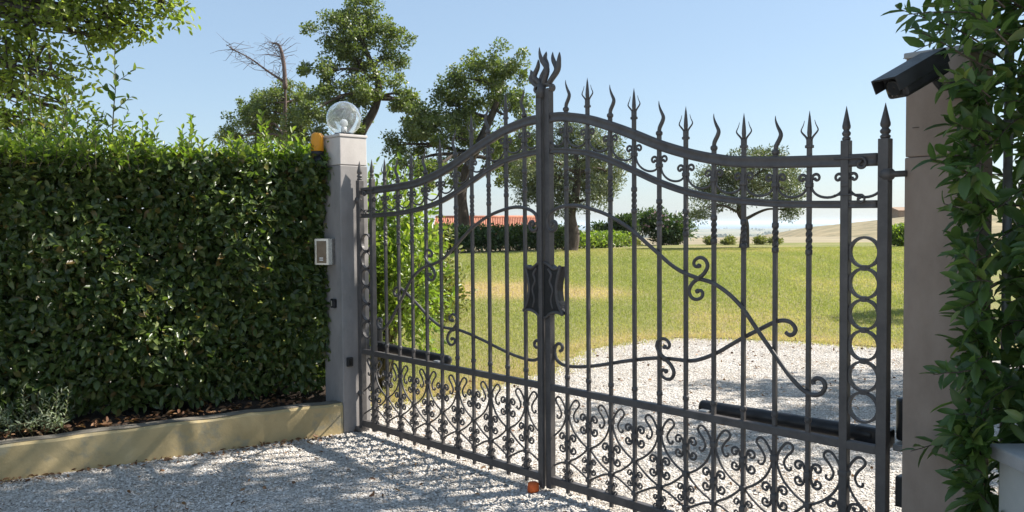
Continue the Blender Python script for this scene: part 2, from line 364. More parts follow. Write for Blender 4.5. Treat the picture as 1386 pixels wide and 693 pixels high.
# gravel drive (one sheet through the gate and out to the street)
m, n, l, out = newmat('pale_gravel')
g = n.new('ShaderNodeNewGeometry'); p = n.new('ShaderNodeBsdfPrincipled'); p.inputs['Roughness'].default_value = 0.92; p.inputs['Specular IOR Level'].default_value = 0.2; l.new(p.outputs[0], out.inputs[0])
v1 = n.new('ShaderNodeTexVoronoi'); v1.inputs['Scale'].default_value = 75; l.new(g.outputs['Position'], v1.inputs['Vector'])
sep = n.new('ShaderNodeSeparateColor'); l.new(v1.outputs['Color'], sep.inputs[0])
r1 = ramp(n, [(0, (0.24, 0.21, 0.185)), (0.3, (0.46, 0.42, 0.375)), (0.7, (0.62, 0.58, 0.53)), (1, (0.74, 0.70, 0.65))]); l.new(sep.outputs[0], r1.inputs[0])
n2 = noise(n, l, 1.3, 7, 0.6, g.outputs['Position']); r2 = ramp(n, [(0.35, (0.72, 0.66, 0.58)), (0.6, (1, 1, 1))]); l.new(n2.outputs[0], r2.inputs[0])
mx = n.new('ShaderNodeMix'); mx.data_type = 'RGBA'; mx.blend_type = 'MULTIPLY'; mx.inputs[0].default_value = 1
l.new(r1.outputs[0], mx.inputs[6]); l.new(r2.outputs[0], mx.inputs[7]); l.new(mx.outputs[2], p.inputs['Base Color'])
bp = n.new('ShaderNodeBump'); bp.inputs['Strength'].default_value = 0.9; bp.inputs['Distance'].default_value = 0.012; bp.invert = True
l.new(v1.outputs['Distance'], bp.inputs['Height']); l.new(bp.outputs[0], p.inputs['Normal'])
xs = np.linspace(-9, 16, 90); ys = np.linspace(-13, 11.5, 90)
G = np.zeros((90, 90, 3)); X, Y = np.meshgrid(xs, ys); G[..., 0] = X; G[..., 1] = Y; G[..., 2] = terr(X, Y)
grid_mesh('gravel_drive', G, m)

# lawn
m, n, l, out = newmat('summer_lawn')
g = n.new('ShaderNodeNewGeometry'); p = n.new('ShaderNodeBsdfPrincipled'); p.inputs['Roughness'].default_value = 0.95; p.inputs['Specular IOR Level'].default_value = 0.15; l.new(p.outputs[0], out.inputs[0])
na = noise(n, l, 0.33, 6, 0.62, g.outputs['Position'], 0.4); ra = ramp(n, [(0.30, (0.210, 0.230, 0.075)), (0.50, (0.270, 0.268, 0.105)), (0.68, (0.37, 0.305, 0.155)), (0.88, (0.44, 0.32, 0.19))])
ad = n.new('ShaderNodeAttribute'); ad.attribute_name = 'dry'; mm = n.new('ShaderNodeMath'); mm.operation = 'ADD'; l.new(na.outputs[0], mm.inputs[0]); l.new(ad.outputs['Fac'], mm.inputs[1]); l.new(mm.outputs[0], ra.inputs[0])
nb = noise(n, l, 38, 5, 0.7, g.outputs['Position']); rb = ramp(n, [(0.25, (0.5, 0.52, 0.42)), (0.7, (1.15, 1.12, 1.1))]); l.new(nb.outputs[0], rb.inputs[0])
mx = n.new('ShaderNodeMix'); mx.data_type = 'RGBA'; mx.blend_type = 'MULTIPLY'; mx.inputs[0].default_value = 1
l.new(ra.outputs[0], mx.inputs[6]); l.new(rb.outputs[0], mx.inputs[7]); l.new(mx.outputs[2], p.inputs['Base Color'])
bp = n.new('ShaderNodeBump'); bp.inputs['Strength'].default_value = 1; bp.inputs['Distance'].default_value = 0.03; l.new(nb.outputs[0], bp.inputs['Height']); l.new(bp.outputs[0], p.inputs['Normal'])
lawnmat = m
inner = catmull([(-9, -0.6), (-6, -0.2), (-3.2, 0.25), (-2.72, 0.9), (-2.7, 2.0), (-3.15, 3.3), (-3.65, 4.5), (-3.55, 5.7), (-2.8, 6.45), (-1, 7.1), (1.2, 7.7), (4, 8.4), (8, 9.2), (15, 10.6)], 14)
outer_p = [at(100, 345, 27), at(330, 345, 28), at(450, 345, 29), at(560, 345, 30.5), at(640, 342, 32), at(760, 338, 35), at(900, 333, 41), at(1050, 331, 44), at(1230, 331, 44), at(1500, 331, 42), at(1900, 331, 38)]
outer = catmull([(q[0], q[1]) for q in outer_p], 20)
def resample(P, k):
    s = np.concatenate(([0], np.cumsum(np.linalg.norm(np.diff(P, axis=0), axis=1)))); t = np.linspace(0, s[-1], k)
    return np.stack([np.interp(t, s, P[:, i]) for i in range(P.shape[1])], 1)
inner = resample(inner, 260); outer = resample(outer, 260)
_w = np.convolve(RNG.normal(size=266), np.ones(5)/5, 'same')[:260]; inner += RNG.normal(size=inner.shape)*0.035+_w[:, None]*np.array([[0.10, 0.13]])
from mathutils.geometry import delaunay_2d_cdt
def in_poly(x, y, poly):
    c_ = np.zeros(len(x), bool); j = len(poly)-1
    for i in range(len(poly)):
        xi, yi = poly[i]; xj, yj = poly[j]
        c_ ^= ((yi > y) != (yj > y)) & (x < (xj-xi)*(y-yi)/(yj-yi+1e-12)+xi); j = i
    return c_
LPOLY = np.vstack((inner, outer[::-4]))
_pts = np.vstack((np.stack([q.ravel() for q in np.meshgrid(np.arange(-60, 40, 0.8), np.arange(-2, 46, 0.8))], 1)+RNG.uniform(-.2, .2, (125*60, 2)), inner[RNG.integers(0, 260, 2600)]+RNG.normal(size=(2600, 2))*0.9))
_pts = _pts[in_poly(_pts[:, 0], _pts[:, 1], LPOLY)]
_all = np.vstack((LPOLY, _pts))
_cv, _ce, _cf, _, _, _ = delaunay_2d_cdt([Vector((float(a), float(b))) for a, b in _all], [], [list(range(len(LPOLY)))], 1, 1e-5)
_cv = np.array([(v.x, v.y) for v in _cv]); LAWN = np.column_stack((_cv, terr(_cv[:, 0], _cv[:, 1])+0.012))
_me = npmesh('lawn', LAWN, np.array(_cf).ravel(), np.full(len(_cf), 3), smooth=True)
lawn = meshobj('lawn', _me, lawnmat, kind='structure')
def dryness(x, y):
    d = np.min(np.hypot(np.asarray(x)[:, None]-inner[None, ::3, 0], np.asarray(y)[:, None]-inner[None, ::3, 1]), axis=1)
    v = 0.30*np.exp(-(d/0.55)**2)+0.10*np.exp(-d/2.5)
    for cx, cy, rx, amp in DRY: v = v+1.35*amp*np.exp(-(((x-cx)/rx)**2+((y-cy)/rx)**2))
    return v-0.04
def gpt(px, py):
    d = FW+RT*(px-693)/FPX-UP*(py-346.5)/FPX; t = -(CAM[2]-0.15)/d[2]; return (CAM+d*t)[:2]
DRY = [(*gpt(600, 395), 1.6, .26), (*gpt(700, 392), 1.8, .28), (*gpt(790, 398), 1.2, .22), (*gpt(1000, 420), 1.3, .14), (*gpt(1180, 385), 2.2, .14), (*gpt(760, 350), 4, .12), (*gpt(1100, 350), 5, .10)]
_a = lawn.data.attributes.new('dry', 'FLOAT', 'POINT'); _f = LAWN.reshape(-1, 3)
_a.data.foreach_set('value', np.concatenate([dryness(_f[i:i+2000, 0], _f[i:i+2000, 1]) for i in range(0, len(_f), 2000)]).astype(np.float32))

# dry grass hill on the right
m, n, l, out = newmat('dry_hill_grass')
g = n.new('ShaderNodeNewGeometry'); p = n.new('ShaderNodeBsdfPrincipled'); p.inputs['Roughness'].default_value = 0.95; l.new(p.outputs[0], out.inputs[0])
mp = n.new('ShaderNodeMapping'); mp.inputs['Scale'].default_value = (0.15, 0.15, 1.5); l.new(g.outputs['Position'], mp.inputs['Vector'])
na = noise(n, l, 1.2, 8, 0.65, mp.outputs[0]); ra = ramp(n, [(0.36, (0.13, 0.115, 0.050)), (0.5, (0.235, 0.185, 0.092)), (0.66, (0.32, 0.25, 0.135))]); l.new(na.outputs[0], ra.inputs[0]); l.new(ra.outputs[0], p.inputs['Base Color'])
sk = np.array([(900, 345), (960, 331), (1000, 325), (1040, 318), (1100, 307), (1160, 301), (1226, 294), (1300, 286), (1420, 278), (1700, 262)])
pu = np.linspace(900, 1700, 90); py = np.interp(pu, sk[:, 0], sk[:, 1])
G = np.zeros((40, 90, 3))
for i, t in enumerate(np.linspace(0, 1.35, 40)):
    for j in range(90):
        D = 42+178*t
        a = at(pu[j], 331, D)
        zb = float(terr(*at(pu[j], 331, 43)[:2])) if True else 0
        zs = at(pu[j], py[j], 220)[2]
        e = math.sin(min(t, 1)*math.pi/2) if t <= 1 else 1-(t-1)**2*3
        z = (zb-0.25)*(1-e)+zs*e if t <= 1 else zs-(1-e)*8
        G[i, j] = (a[0], a[1], z+0.10*math.sin(j*0.7+i*1.3))
grid_mesh('hill', G, m)

# ------------------------------------------------------------------ haze: even air round everything on the ground
hz, n, l, out = newmat('thin_haze')
pv = n.new('ShaderNodeVolumePrincipled'); pv.inputs['Color'].default_value = (0.80, 0.90, 1.0, 1); pv.inputs['Density'].default_value = 0.00012; pv.inputs['Anisotropy'].default_value = 0.2
l.new(pv.outputs[0], out.inputs['Volume'])

# ------------------------------------------------------------------ the gate
W0 = 2.013
S = 1/12*2.0
GY = 0.0
def rail_pts(tab):
    return catmull([(x, z) for x, z in tab], 8)
RT_TAB = [(0.03, 2.222), (0.10, 2.222), (0.176, 2.215), (0.341, 2.184), (0.498, 2.136), (0.666, 2.075), (0.842, 2.005), (1.012, 1.951), (1.16, 1.915), (1.311, 1.890), (1.513, 1.876), (1.677, 1.869), (1.843, 1.863), (2.0, 1.860)]
R2_TAB = [(0.03, 2.028), (0.10, 2.027), (0.176, 2.020), (0.341, 1.996), (0.498, 1.950), (0.666, 1.884), (0.842, 1.812), (1.012, 1.757), (1.16, 1.726), (1.311, 1.704), (1.513, 1.685), (1.677, 1.678), (1.843, 1.674), (2.0, 1.672)]
RTC, R2C = rail_pts(RT_TAB), rail_pts(R2_TAB)
zt = lambda x: float(np.interp(x, RTC[:, 0], RTC[:, 1])); z2 = lambda x: float(np.interp(x, R2C[:, 0], R2C[:, 1]))
ZM, ZB = 0.628, 0.072
TIPS = {1: 2.419, 2: 2.416, 3: 2.35, 4: 2.318, 5: 2.225, 6: 2.185, 7: 2.125, 8: 2.118, 9: 2.082, 10: 2.094, 11: 2.096, 12: 2.092}
BARX = {i: i*S+0.008 for i in range(1, 12)}; BARX[11] = 1.845; BARX[12] = W0
RECT = lambda a, b: [(-a, -b), (a, -b), (a, b), (-a, b)]
def spiral(cx, cz, r0, r1, a0, a1, k=16):
    t = np.linspace(0, 1, k); a = np.radians(a0+(a1-a0)*t); r = r0+(r1-r0)*t
    return [(cx+rr*math.cos(aa), cz+rr*math.sin(aa)) for rr, aa in zip(r, a)]
def p3(pts, sx, ox=0.0, oz=0.0, y=GY): return [(sx*(ox+a), y, oz+b) for a, b in pts]

CACHE = {}
def shared(key, fn):
    if key not in CACHE:
        me = fn().mesh(key); me.materials.append(iron); CACHE[key] = me
    return CACHE[key]
def place(name, me, loc, parent, sx=1, scale=None):
    o = bpy.data.objects.new(name, me); o.location = loc
    if scale is not None: o.scale = scale
    elif sx < 0: o.rotation_euler = (0, 0, math.pi)
    return link(o, parent)
def collar_mesh(): return MB().box((0, 0, 0), (0.030, 0.032, 0.022), bev=0.004)
def knuckle_mesh(): return MB().lathe([(0.0, -0.014), (0.012, -0.014), (0.0165, -0.009), (0.0165, 0.009), (0.012, 0.014), (0.0, 0.014)], n=8)
def spear_mesh():                            # base at 0, tip at 0.165: lance blade with two flared prongs
    m = MB().box((0, 0, 0.008), (0.034, 0.024, 0.014), bev=0.003)
    m.box((0, 0, 0.028), (0.024, 0.02, 0.03), bev=0.003)
    prof = [(0.008, 0.035), (0.012, 0.07), (0.010, 0.10), (0.0055, 0.14), (0.0005, 0.168)]
    m.lathe([(0, 0.03)]+prof, n=6)
    for s in (-1, 1):
        c = catmull([(s*0.006, 0, 0.030), (s*0.016, 0, 0.050), (s*0.036, 0, 0.072), (s*0.040, 0, 0.084), (s*0.030, 0, 0.105), (s*0.024, 0, 0.125)], 5)
        m.tube(c, np.linspace(0.0062, 0.0012, len(c)), 6)
    return m
def flame_mesh():
    m = MB().lathe([(0, -0.012), (0.013, -0.012), (0.018, -0.005), (0.018, 0.006), (0.012, 0.013), (0, 0.013)], n=8)
    c = catmull([(0, 0, 0.008), (0.004, 0, 0.03), (0.022, 0, 0.062), (0.026, 0, 0.085), (0.010, 0, 0.118), (0.0, 0, 0.145), (-0.002, 0, 0.168)], 6)
    t = np.linspace(0, 1, len(c)); m.tube(c, 0.0105*(1-t)**0.75*(0.85+0.5*np.sin(t*3.0))+0.001, 7)
    return m
def lance_mesh():
    m = MB().lathe([(0, 0), (0.012, 0.0), (0.017, 0.006), (0.017, 0.014), (0.011, 0.020), (0.016, 0.026), (0.018, 0.036), (0.013, 0.044), (0.011, 0.048), (0.0165, 0.058), (0.017, 0.068), (0.012, 0.095), (0.006, 0.128), (0.0006, 0.158)], n=10)
    return m
def cross_mesh():                            # two C scrolls back to back, four curls
    m = MB()
    for s in (-1, 1):
        up_ = spiral(0.045, 0.034, 0.026, 0.009, 190, -190, 18); dn = [(a, -b) for a, b in up_]
        c = catmull([(s*a, 0, b) for a, b in up_[::-1]]+[(s*0.013, 0, 0.012), (s*0.0125, 0, 0.0), (s*0.013, 0, -0.012)]+[(s*a, 0, b) for a, b in dn], 2)
        m.tube(c, 0.0066, 6)
        for q in (up_[-1], dn[-1]): m.lathe([(0, -.006), (.008, -.005), (.0095, 0), (.008, .005), (0, .006)], (s*q[0], 0, q[1]), 7, rot=Matrix.Rotation(math.pi/2, 3, 'X'))
    return m
def curls_mesh():                            # the two upper curls beside a bar in the top band
    m = MB()
    for s in (-1, 1):
        sp = spiral(0.034, 0.030, 0.020, 0.008, 170, -150, 14)
        c = catmull([(s*0.011, 0, -0.012), (s*0.0115, 0, 0.010)]+[(s*a, 0, b) for a, b in sp], 2)
        m.tube(c, np.linspace(0.0072, 0.0058, len(c)), 6)
        q = sp[-1]; m.lathe([(0, -.006), (.007, -.005), (.0085, 0), (.007, .005), (0, .006)], (s*q[0], 0, q[1]), 7, rot=Matrix.Rotation(math.pi/2, 3, 'X'))
    return m
def s_scroll_mesh(flip):
    sp = [(.035, .027), (.055, .063), (.041, .095), (.010, .105), (-.018, .093), (-.027, .073), (-.014, .058), (.004, .063)]
    pts = [(-a, -b) for a, b in sp[::-1]]+[(0, 0)]+sp
    m = MB(); c = catmull([(flip*a, 0, b) for a, b in pts], 3); t = np.linspace(-1, 1, len(c))
    m.tube(c, 0.0078+0.0030*(1-np.abs(t)), 7)
    for s in (-1, 1): m.lathe([(0, -.010), (.011, -.008), (.0135, 0), (.011, .008), (0, .010)], (flip*s*sp[-1][0], 0, s*sp[-1][1]), 7, rot=Matrix.Rotation(math.pi/2, 3, 'X'))
    m.box((0, 0, 0), (0.026, 0.026, 0.026), bev=0.005)
    return m

def build_leaf(sx, label):
    T = thing('gate_leaf', (sx*W0, 0, 0), label, 'gate')
    # --- vertical members
    def sqbar(name, x, z0, z1, h, par=T, y=GY, bev=0.003, hy=None):
        hy = hy or h
        return MB().box((sx*x, y, (z0+z1)/2), (h*2, hy*2, z1-z0), bev=bev).build(name, iron, par)
    hs = sqbar('hinge_stile', W0, 0.03, 1.945, 0.0225)
    place('finial', shared('lance', lance_mesh), (sx*W0, 0, 1.944), hs, 1, (1.25, 1.25, 0.95))
    b11 = sqbar('bar', BARX[11], 0.03, 1.95, 0.0185)
    place('finial', shared('lance', lance_mesh), (sx*BARX[11], 0, 1.948), b11, 1, (1.05, 1.05, 0.95))
    ms = sqbar('meeting_stile', 0.034, 0.02, 2.395 if sx > 0 else 2.385, 0.021)
    for i in range(1, 11):
        x = BARX[i]; top = TIPS[i]-0.16
        zk1, zk2 = z2(x)-0.10, z2(x)-0.215
        h = 0.0095
        m = MB().box((sx*x, 0, (0.02+zk2)/2), (2*h, 2*h, zk2-0.02), bev=0.0015)
        m.box((sx*x, 0, (zk1+top)/2), (2*h, 2*h, top-zk1), bev=0.0015)
        k = 18; pr = RECT(1, 1); V = []; F = []
        for q in range(k+1):                 # twisted length
            a = q/k*math.pi*2.0*sx; zz = zk2+(zk1-zk2)*q/k
            for u_, v_ in pr: V.append((sx*x+h*1.12*(u_*math.cos(a)-v_*math.sin(a)), h*1.12*(u_*math.sin(a)+v_*math.cos(a)), zz))
            if q:
                for e in range(4): F.append(((q-1)*4+e, (q-1)*4+(e+1) % 4, q*4+(e+1) % 4, q*4+e))
        m.add(V, F, False)
        b = m.build('bar', iron, T)
        for zz in (zk1, zk2, 0.705): place('knuckle', shared('knuckle', knuckle_mesh), (sx*x, 0, zz), b)
        if i % 2: place('finial', shared('flame', flame_mesh), (sx*x, 0, top), b, sx)
        else: place('finial', shared('spear', spear_mesh), (sx*x, 0, top-0.006), b)
    # --- rails
    mould = [(-0.027, -0.011), (-0.027, 0.011), (-0.018, 0.017), (-0.009, 0.011), (0.009, 0.011), (0.018, 0.017), (0.027, 0.011), (0.027, -0.011), (0.018, -0.017), (0.009, -0.011), (-0.009, -0.011), (-0.018, -0.017)]
    if sx < 0: mould = mould[::-1]
    MB().tube(p3([q for q in RTC if q[0] <= 1.992], sx), 1.0, prof=mould).build('top_rail', iron, T)
    MB().tube(p3([q for q in R2C if q[0] <= 1.992], sx), 1.0, prof=[(a*0.62, b*0.95) for a, b in mould]).build('second_rail', iron, T)
    MB().box((sx*1.022, 0, ZM), (1.936, 0.034, 0.040), bev=0.005).build('middle_rail', iron, T)
    MB().box((sx*1.022, 0, ZB), (1.936, 0.038, 0.048), bev=0.005).build('bottom_rail', iron, T)
    for zz, r0, rr in ((zt(1.9)-0.005, 0.026, 0.008), (z2(1.93)+0.012, 0.020, 0.006)):
        s1 = spiral(1.918, zz-0.012 if r0 > .02 else zz+0.010, r0, 0.006, 90, -290, 18)
        c = catmull([(sx*a, -0.019, b) for a, b in [(1.80, s1[0][1]+0.0), (1.87, s1[0][1])]+s1], 2)
        MB().tube(c, np.linspace(rr*0.6, rr*1.3, len(c)), 7).build('rail_end_scroll', iron, T)
    # --- top band: hanging arcs and curls
    xs = [0.034]+[BARX[i] for i in range(1, 12)]+[W0]
    for i in range(1, 12):
        place('curl_pair', shared('curls', curls_mesh), (sx*BARX[i], 0, z2(BARX[i])+0.086), T)
        place('collar', shared('collar', collar_mesh), (sx*BARX[i], 0, z2(BARX[i])+0.086), T, 1, (1.25 if i == 11 else 1.0, 1.25, 1) if i == 11 else None)
    for i in range(12):
        xa, xb = xs[i]+0.012, xs[i+1]-0.012
        za, zb_ = z2(xs[i])+0.080, z2(xs[i+1])+0.080
        t = np.linspace(0, 1, 15); sag = 0.050
        pts = [(xa+(xb-xa)*(0.5-0.5*math.cos(math.pi*q)), za+(zb_-za)*q-sag*math.sin(math.pi*q)) for q in t]
        MB().tube(p3(pts, sx), 0.0060, 6).build('hanging_arc', iron, T)
    # --- ring column by the hinge stile
    xc = (BARX[11]+W0)/2; R = 0.0635
    for k_ in range(6):
        zc = 1.468-0.1335*k_
        a = np.linspace(0, 2*math.pi, 28, endpoint=False)
        MB().tube([(sx*xc+R*math.cos(q), 0, zc+R*math.sin(q)) for q in a], 0.0064, prof=RECT(0.85, 1.7), closed=True).build('ring', iron, T)
        if k_ < 5: place('collar', shared('collar', collar_mesh), (sx*xc, 0, zc-0.067), T, 1, (0.75, 0.8, 1.1))
    # --- two long sweeping scrolls
    A = [(0.084, 1.590), (0.076, 1.600), (0.086, 1.614), (0.104, 1.610), (0.113, 1.590), (0.103, 1.568), (0.078, 1.558), (0.052, 1.570), (0.040, 1.600), (0.046, 1.640), (0.082, 1.674), (0.139, 1.694), (0.20, 1.703), (0.269, 1.702), (0.34, 1.691), (0.43, 1.670), (0.513, 1.643), (0.60, 1.604), (0.681, 1.559), (0.77, 1.498), (0.848, 1.443), (0.938, 1.382), (1.015, 1.346), (1.101, 1.322), (1.183, 1.303), (1.27, 1.257), (1.348, 1.192), (1.424, 1.099), (1.51, 0.996), (1.593, 0.899), (1.655, 0.845), (1.705, 0.826), (1.745, 0.836), (1.766, 0.868), (1.755, 0.897), (1.728, 0.903), (1.710, 0.888), (1.714, 0.874)]
    c = catmull(p3(A, sx, y=-0.021), 4); MB().tube(c, 0.0108, 8).build('sweeping_scroll', iron, T)
    Bc = [(0.098, 0.848), (0.112, 0.856), (0.118, 0.873), (0.105, 0.890), (0.080, 0.889), (0.059, 0.868), (0.055, 0.835), (0.072, 0.795), (0.115, 0.771), (0.171, 0.767), (0.25, 0.773), (0.339, 0.787), (0.42, 0.804), (0.498, 0.822), (0.58, 0.842), (0.666, 0.860), (0.75, 0.877), (0.841, 0.890), (0.93, 0.893), (1.023, 0.896), (1.094, 0.915), (1.184, 0.956), (1.26, 1.002), (1.335, 1.047), (1.424, 1.095), (1.485, 1.127), (1.533, 1.143), (1.575, 1.138), (1.600, 1.112), (1.594, 1.088), (1.572, 1.078), (1.552, 1.090)]
    c = catmull(p3(Bc, sx, y=0.019), 4); MB().tube(c, 0.0104, 8).build('sweeping_scroll', iron, T)
    place('s_scroll', shared('s_scroll_%d' % (1 if sx > 0 else -1), lambda: s_scroll_mesh(1 if sx > 0 else -1)), (sx*1.101, -0.026, 1.322), T)
    place('s_scroll', shared('s_scroll_%d' % (-1 if sx > 0 else 1), lambda: s_scroll_mesh(-1 if sx > 0 else 1)), (sx*0.885, -0.008, 0.893), T)
    # --- lower panel
    hair = [(.082, -.026), (.084, -.038), (.072, -.046), (.058, -.037), (.049, -.010), (.066, .022), (.087, .045), (.094, .063), (.083, .079), (.062, .080), (.040, .060), (.021, .028), (.012, 0), (.019, -.045), (.048, -.100), (.098, -.147), (.155, -.180)]
    sec = [(.012, -.004), (.048, -.038), (.098, -.074), (.138, -.094), (.155, -.108)]
    ter = [(.012, -.003), (.05, -.012), (.1, -.036), (.155, -.066)]
    lim = lambda q: 0.055 < q < 1.992
    X = lambda i: i*S+0.008
    for i in range(1, 12):
        x = BARX[i]; odd = i % 2 == 1
        for s in (-1, 1):
            def seg(rel, z0, name):
                pts = [(x+s*a, z0+b) for a, b in rel]
                c = catmull(pts, 4); c = np.array([q for q in c if lim(q[0])])
                if len(c) > 4: MB().tube(p3(c, sx), 0.0064, 6).build(name, iron, T)
            if odd: seg(hair, 0.498, 'heart_scroll'); seg(ter, 0.205, 'lower_scroll')
            else: seg(sec, 0.315, 'diagonal_scroll')
        big = 1.25 if i == 11 else 1.0
        if odd:
            spots = [(0.498, 'c'), (0.315, 'x', 1.0), (0.205, 'c'), (0.127, 'x', 0.62)]
        else:
            spots = [(0.452, 'x', 1.0), (0.315, 'c'), (0.214, 'x', 0.78), (0.137, 'c')]
        for sp in spots:
            place('collar', shared('collar', collar_mesh), (sx*x, 0, sp[0]), T, 1, (1.5, 1.5, 1.1) if i == 11 else (1.05, 1.05, 1.25))
            if sp[1] == 'x': place('cross_scroll', shared('cross', cross_mesh), (sx*x, 0, sp[0]), T, 1, (sp[2]*big, 1, sp[2]))
    # --- half of the lock shield
    pl = [(0.012, 1.372), (0.045, 1.362), (0.09, 1.338), (0.125, 1.336), (0.152, 1.352), (0.140, 1.315), (0.124, 1.26), (0.119, 1.205), (0.128, 1.15), (0.148, 1.105), (0.170, 1.072), (0.135, 1.081), (0.10, 1.080), (0.06, 1.066), (0.030, 1.048), (0.012, 1.042)]
    o = MB().prism([(sx*a, b) for a, b in (pl if sx < 0 else pl[::-1])], -0.026, 0.026).build('lock_shield', darkiron, T)
    c = catmull([(sx*(a-0.006 if a > .05 else a), -0.027, b) for a, b in pl], 4); MB().tube(c, 0.009, 6).build('shield_rim', iron, o)
    c = catmull([(sx*a, -0.027, b) for a, b in [(0.05, 1.335), (0.075, 1.30), (0.062, 1.26), (0.085, 1.21), (0.070, 1.15), (0.085, 1.10)]], 5); MB().tube(c, np.linspace(0.009, 0.005, len(c)), 6).build('shield_boss', iron, o)
    # --- hinges to the pillar
    for zz in (1.795, 0.30):
        h = MB().lathe([(0, -0.030), (0.010, -0.026), (0.022, -0.018), (0.030, 0.0), (0.030, 0.018), (0.022, 0.030), (0.013, 0.038), (0.013, 0.085), (0, 0.085)], (sx*(W0+0.004), -0.004, zz), 12, rot=Matrix.Rotation(sx*math.pi/2, 3, 'Y'))
        h.build('hinge', iron, T)
    return T
GR = build_leaf(1, 'dark iron gate leaf hung on the bare concrete pillar under the security camera')
GL = build_leaf(-1, 'dark iron gate leaf hung on the pillar with the glass globe lamp')
# cover bar and flame crown belong to one leaf
cov = MB().box((-0.004, -0.034, 1.205), (0.030, 0.022, 2.37), bev=0.006); cov.build('cover_bar', iron, GR)
crown = thing  # (name kept free)
cap = MB()
for s, zz in ((-1, 2.405), (1, 2.405)):
    c = catmull([(0, 0, zz+0.010), (s*0.025, 0, zz+0.016), (s*0.052, 0, zz+0.012), (s*0.066, 0, zz-0.006), (s*0.056, 0, zz-0.022), (s*0.042, 0, zz-0.014)], 4)
    cap.tube(c, 1.0, prof=[(-0.006, -0.022), (0.006, -0.022), (0.006, 0.022), (-0.006, 0.022)])
    c = catmull([(0, 0, zz-0.02), (s*0.03, 0, zz-0.018), (s*0.046, 0, zz-0.026), (s*0.046, 0, zz-0.044), (s*0.034, 0, zz-0.044)], 4)
    cap.tube(c, 1.0, prof=[(-0.005, -0.016), (0.005, -0.016), (0.005, 0.016), (-0.005, 0.016)])
capo = cap.build('crown_cap', iron, GR)
for yy, pts in ((-0.03, [(.004, 2.41), (.016, 2.44), (.042, 2.505), (.004, 2.560), (-.009, 2.600), (-.010, 2.640)]), (0.03, [(.02, 2.415), (.040, 2.445), (.084, 2.500), (.056, 2.555), (.044, 2.585), (.042, 2.612)]),
                (-0.01, [(.035, 2.41), (.060, 2.440), (.116, 2.490), (.128, 2.540), (.133, 2.570), (.136, 2.592)]), (-0.01, [(-.02, 2.415), (-.045, 2.445), (-.078, 2.478), (-.048, 2.526), (-.040, 2.555), (-.040, 2.575)]),
                (0.01, [(-.03, 2.41), (-.075, 2.430), (-.118, 2.468), (-.112, 2.495), (-.118, 2.515), (-.121, 2.525)]), (0.03, [(-.01, 2.415), (-.038, 2.465), (.002, 2.526), (-.016, 2.580), (-.012, 2.605), (-.010, 2.622)])):
    c = catmull([(a, yy*(0.4+0.6*(q/5)), b) for q, (a, b) in enumerate(pts)], 5); t = np.linspace(0, 1, len(c))
    MB().tube(c, 0.0160*np.sin(np.pi*np.clip(0.30+0.70*t, 0, 1))**0.8+0.0008, 8).build('flame', iron, GR)
MB().tube([(-0.004, -0.03, 2.34), (-0.004, -0.015, 2.42)], 0.026, 8).build('crown_base', iron, GR)

# orange rubber stop under the meeting stiles
st = MB().lathe([(0, 0), (0.034, 0), (0.036, 0.02), (0.034, 0.05), (0.028, 0.058), (0, 0.06)], (-0.03, -0.085, 0.0), 12)
tag(st.build('gate_stop', orangered), 'small orange gate stop on the gravel beneath the meeting stiles', 'gate stop')

# gate operators (motor arms) behind each leaf
def operator(sx, label):
    T = thing('gate_operator', (sx*2.05, 0.14, 0.0), label, 'gate motor', 'swing gate motors')
    a, b = np.array([sx*1.06, 0.085, 0.655]), np.array([sx*1.93, 0.11, 0.660])
    R = [0.012, 0.033, 0.036, 0.036, 0.036, 0.034]; ts = [-0.03, -0.015, 0.0, 0.5, 0.98, 1.0]
    MB().tube([a+(b-a)*t for t in ts], R, 14, ref=(0, 1, 0)).build('arm_tube', black, T)
    MB().box((sx*1.925, 0.115, 0.655), (0.16, 0.075, 0.085), bev=0.014).build('rear_body', black, T)
    MB().lathe([(0, 0), (0.048, 0), (0.05, 0.01), (0.05, 0.165), (0.046, 0.178), (0.03, 0.182), (0, 0.183)], (sx*2.055, 0.16, 0.655), 18).build('motor_housing', black, T)
    MB().box((sx*2.055, 0.13, 0.63), (0.07, 0.10, 0.03), bev=0.004).build('pillar_bracket', galv, T)
    MB().box((sx*1.10, 0.045, 0.64), (0.05, 0.07, 0.03), bev=0.004).build('leaf_bracket', galv, T)
operator(1, 'black tubular gate motor arm behind the leaf by the bare concrete pillar')
operator(-1, 'black tubular gate motor arm behind the leaf by the globe lamp pillar')

# ------------------------------------------------------------------ pillars and what hangs on them
LP = thing('gate_pillar', (-2.195, -0.02, 0), 'painted grey gate pillar carrying the glass globe lamp', 'pillar')
MB().box((-2.195, -0.02, 1.03), (0.27, 0.245, 2.06), bev=0.006).build('shaft', graypaint, LP)
MB().box((-2.195, -0.02, 2.17), (0.264, 0.24, 0.213), bev=0.006).build('capital_block', capstone, LP)
MB().box((-2.195, -0.02, 2.288), (0.276, 0.252, 0.022), bev=0.005).build('cap_slab', capstone, LP)
RP = thing('gate_pillar', (2.215, 0.135, 0), 'bare brownish concrete gate pillar with the security camera near its top', 'pillar')
MB().box((2.215, 0.135, 0.93), (0.25, 0.26, 1.86), bev=0.005).build('shaft', concrete, RP)
MB().box((2.215, 0.135, 2.062), (0.247, 0.257, 0.40), bev=0.005).build('capital_block', concrete, RP)
MB().box((2.215, 0.135, 2.275), (0.262, 0.272, 0.024), bev=0.005).build('cap_slab', coping, RP)

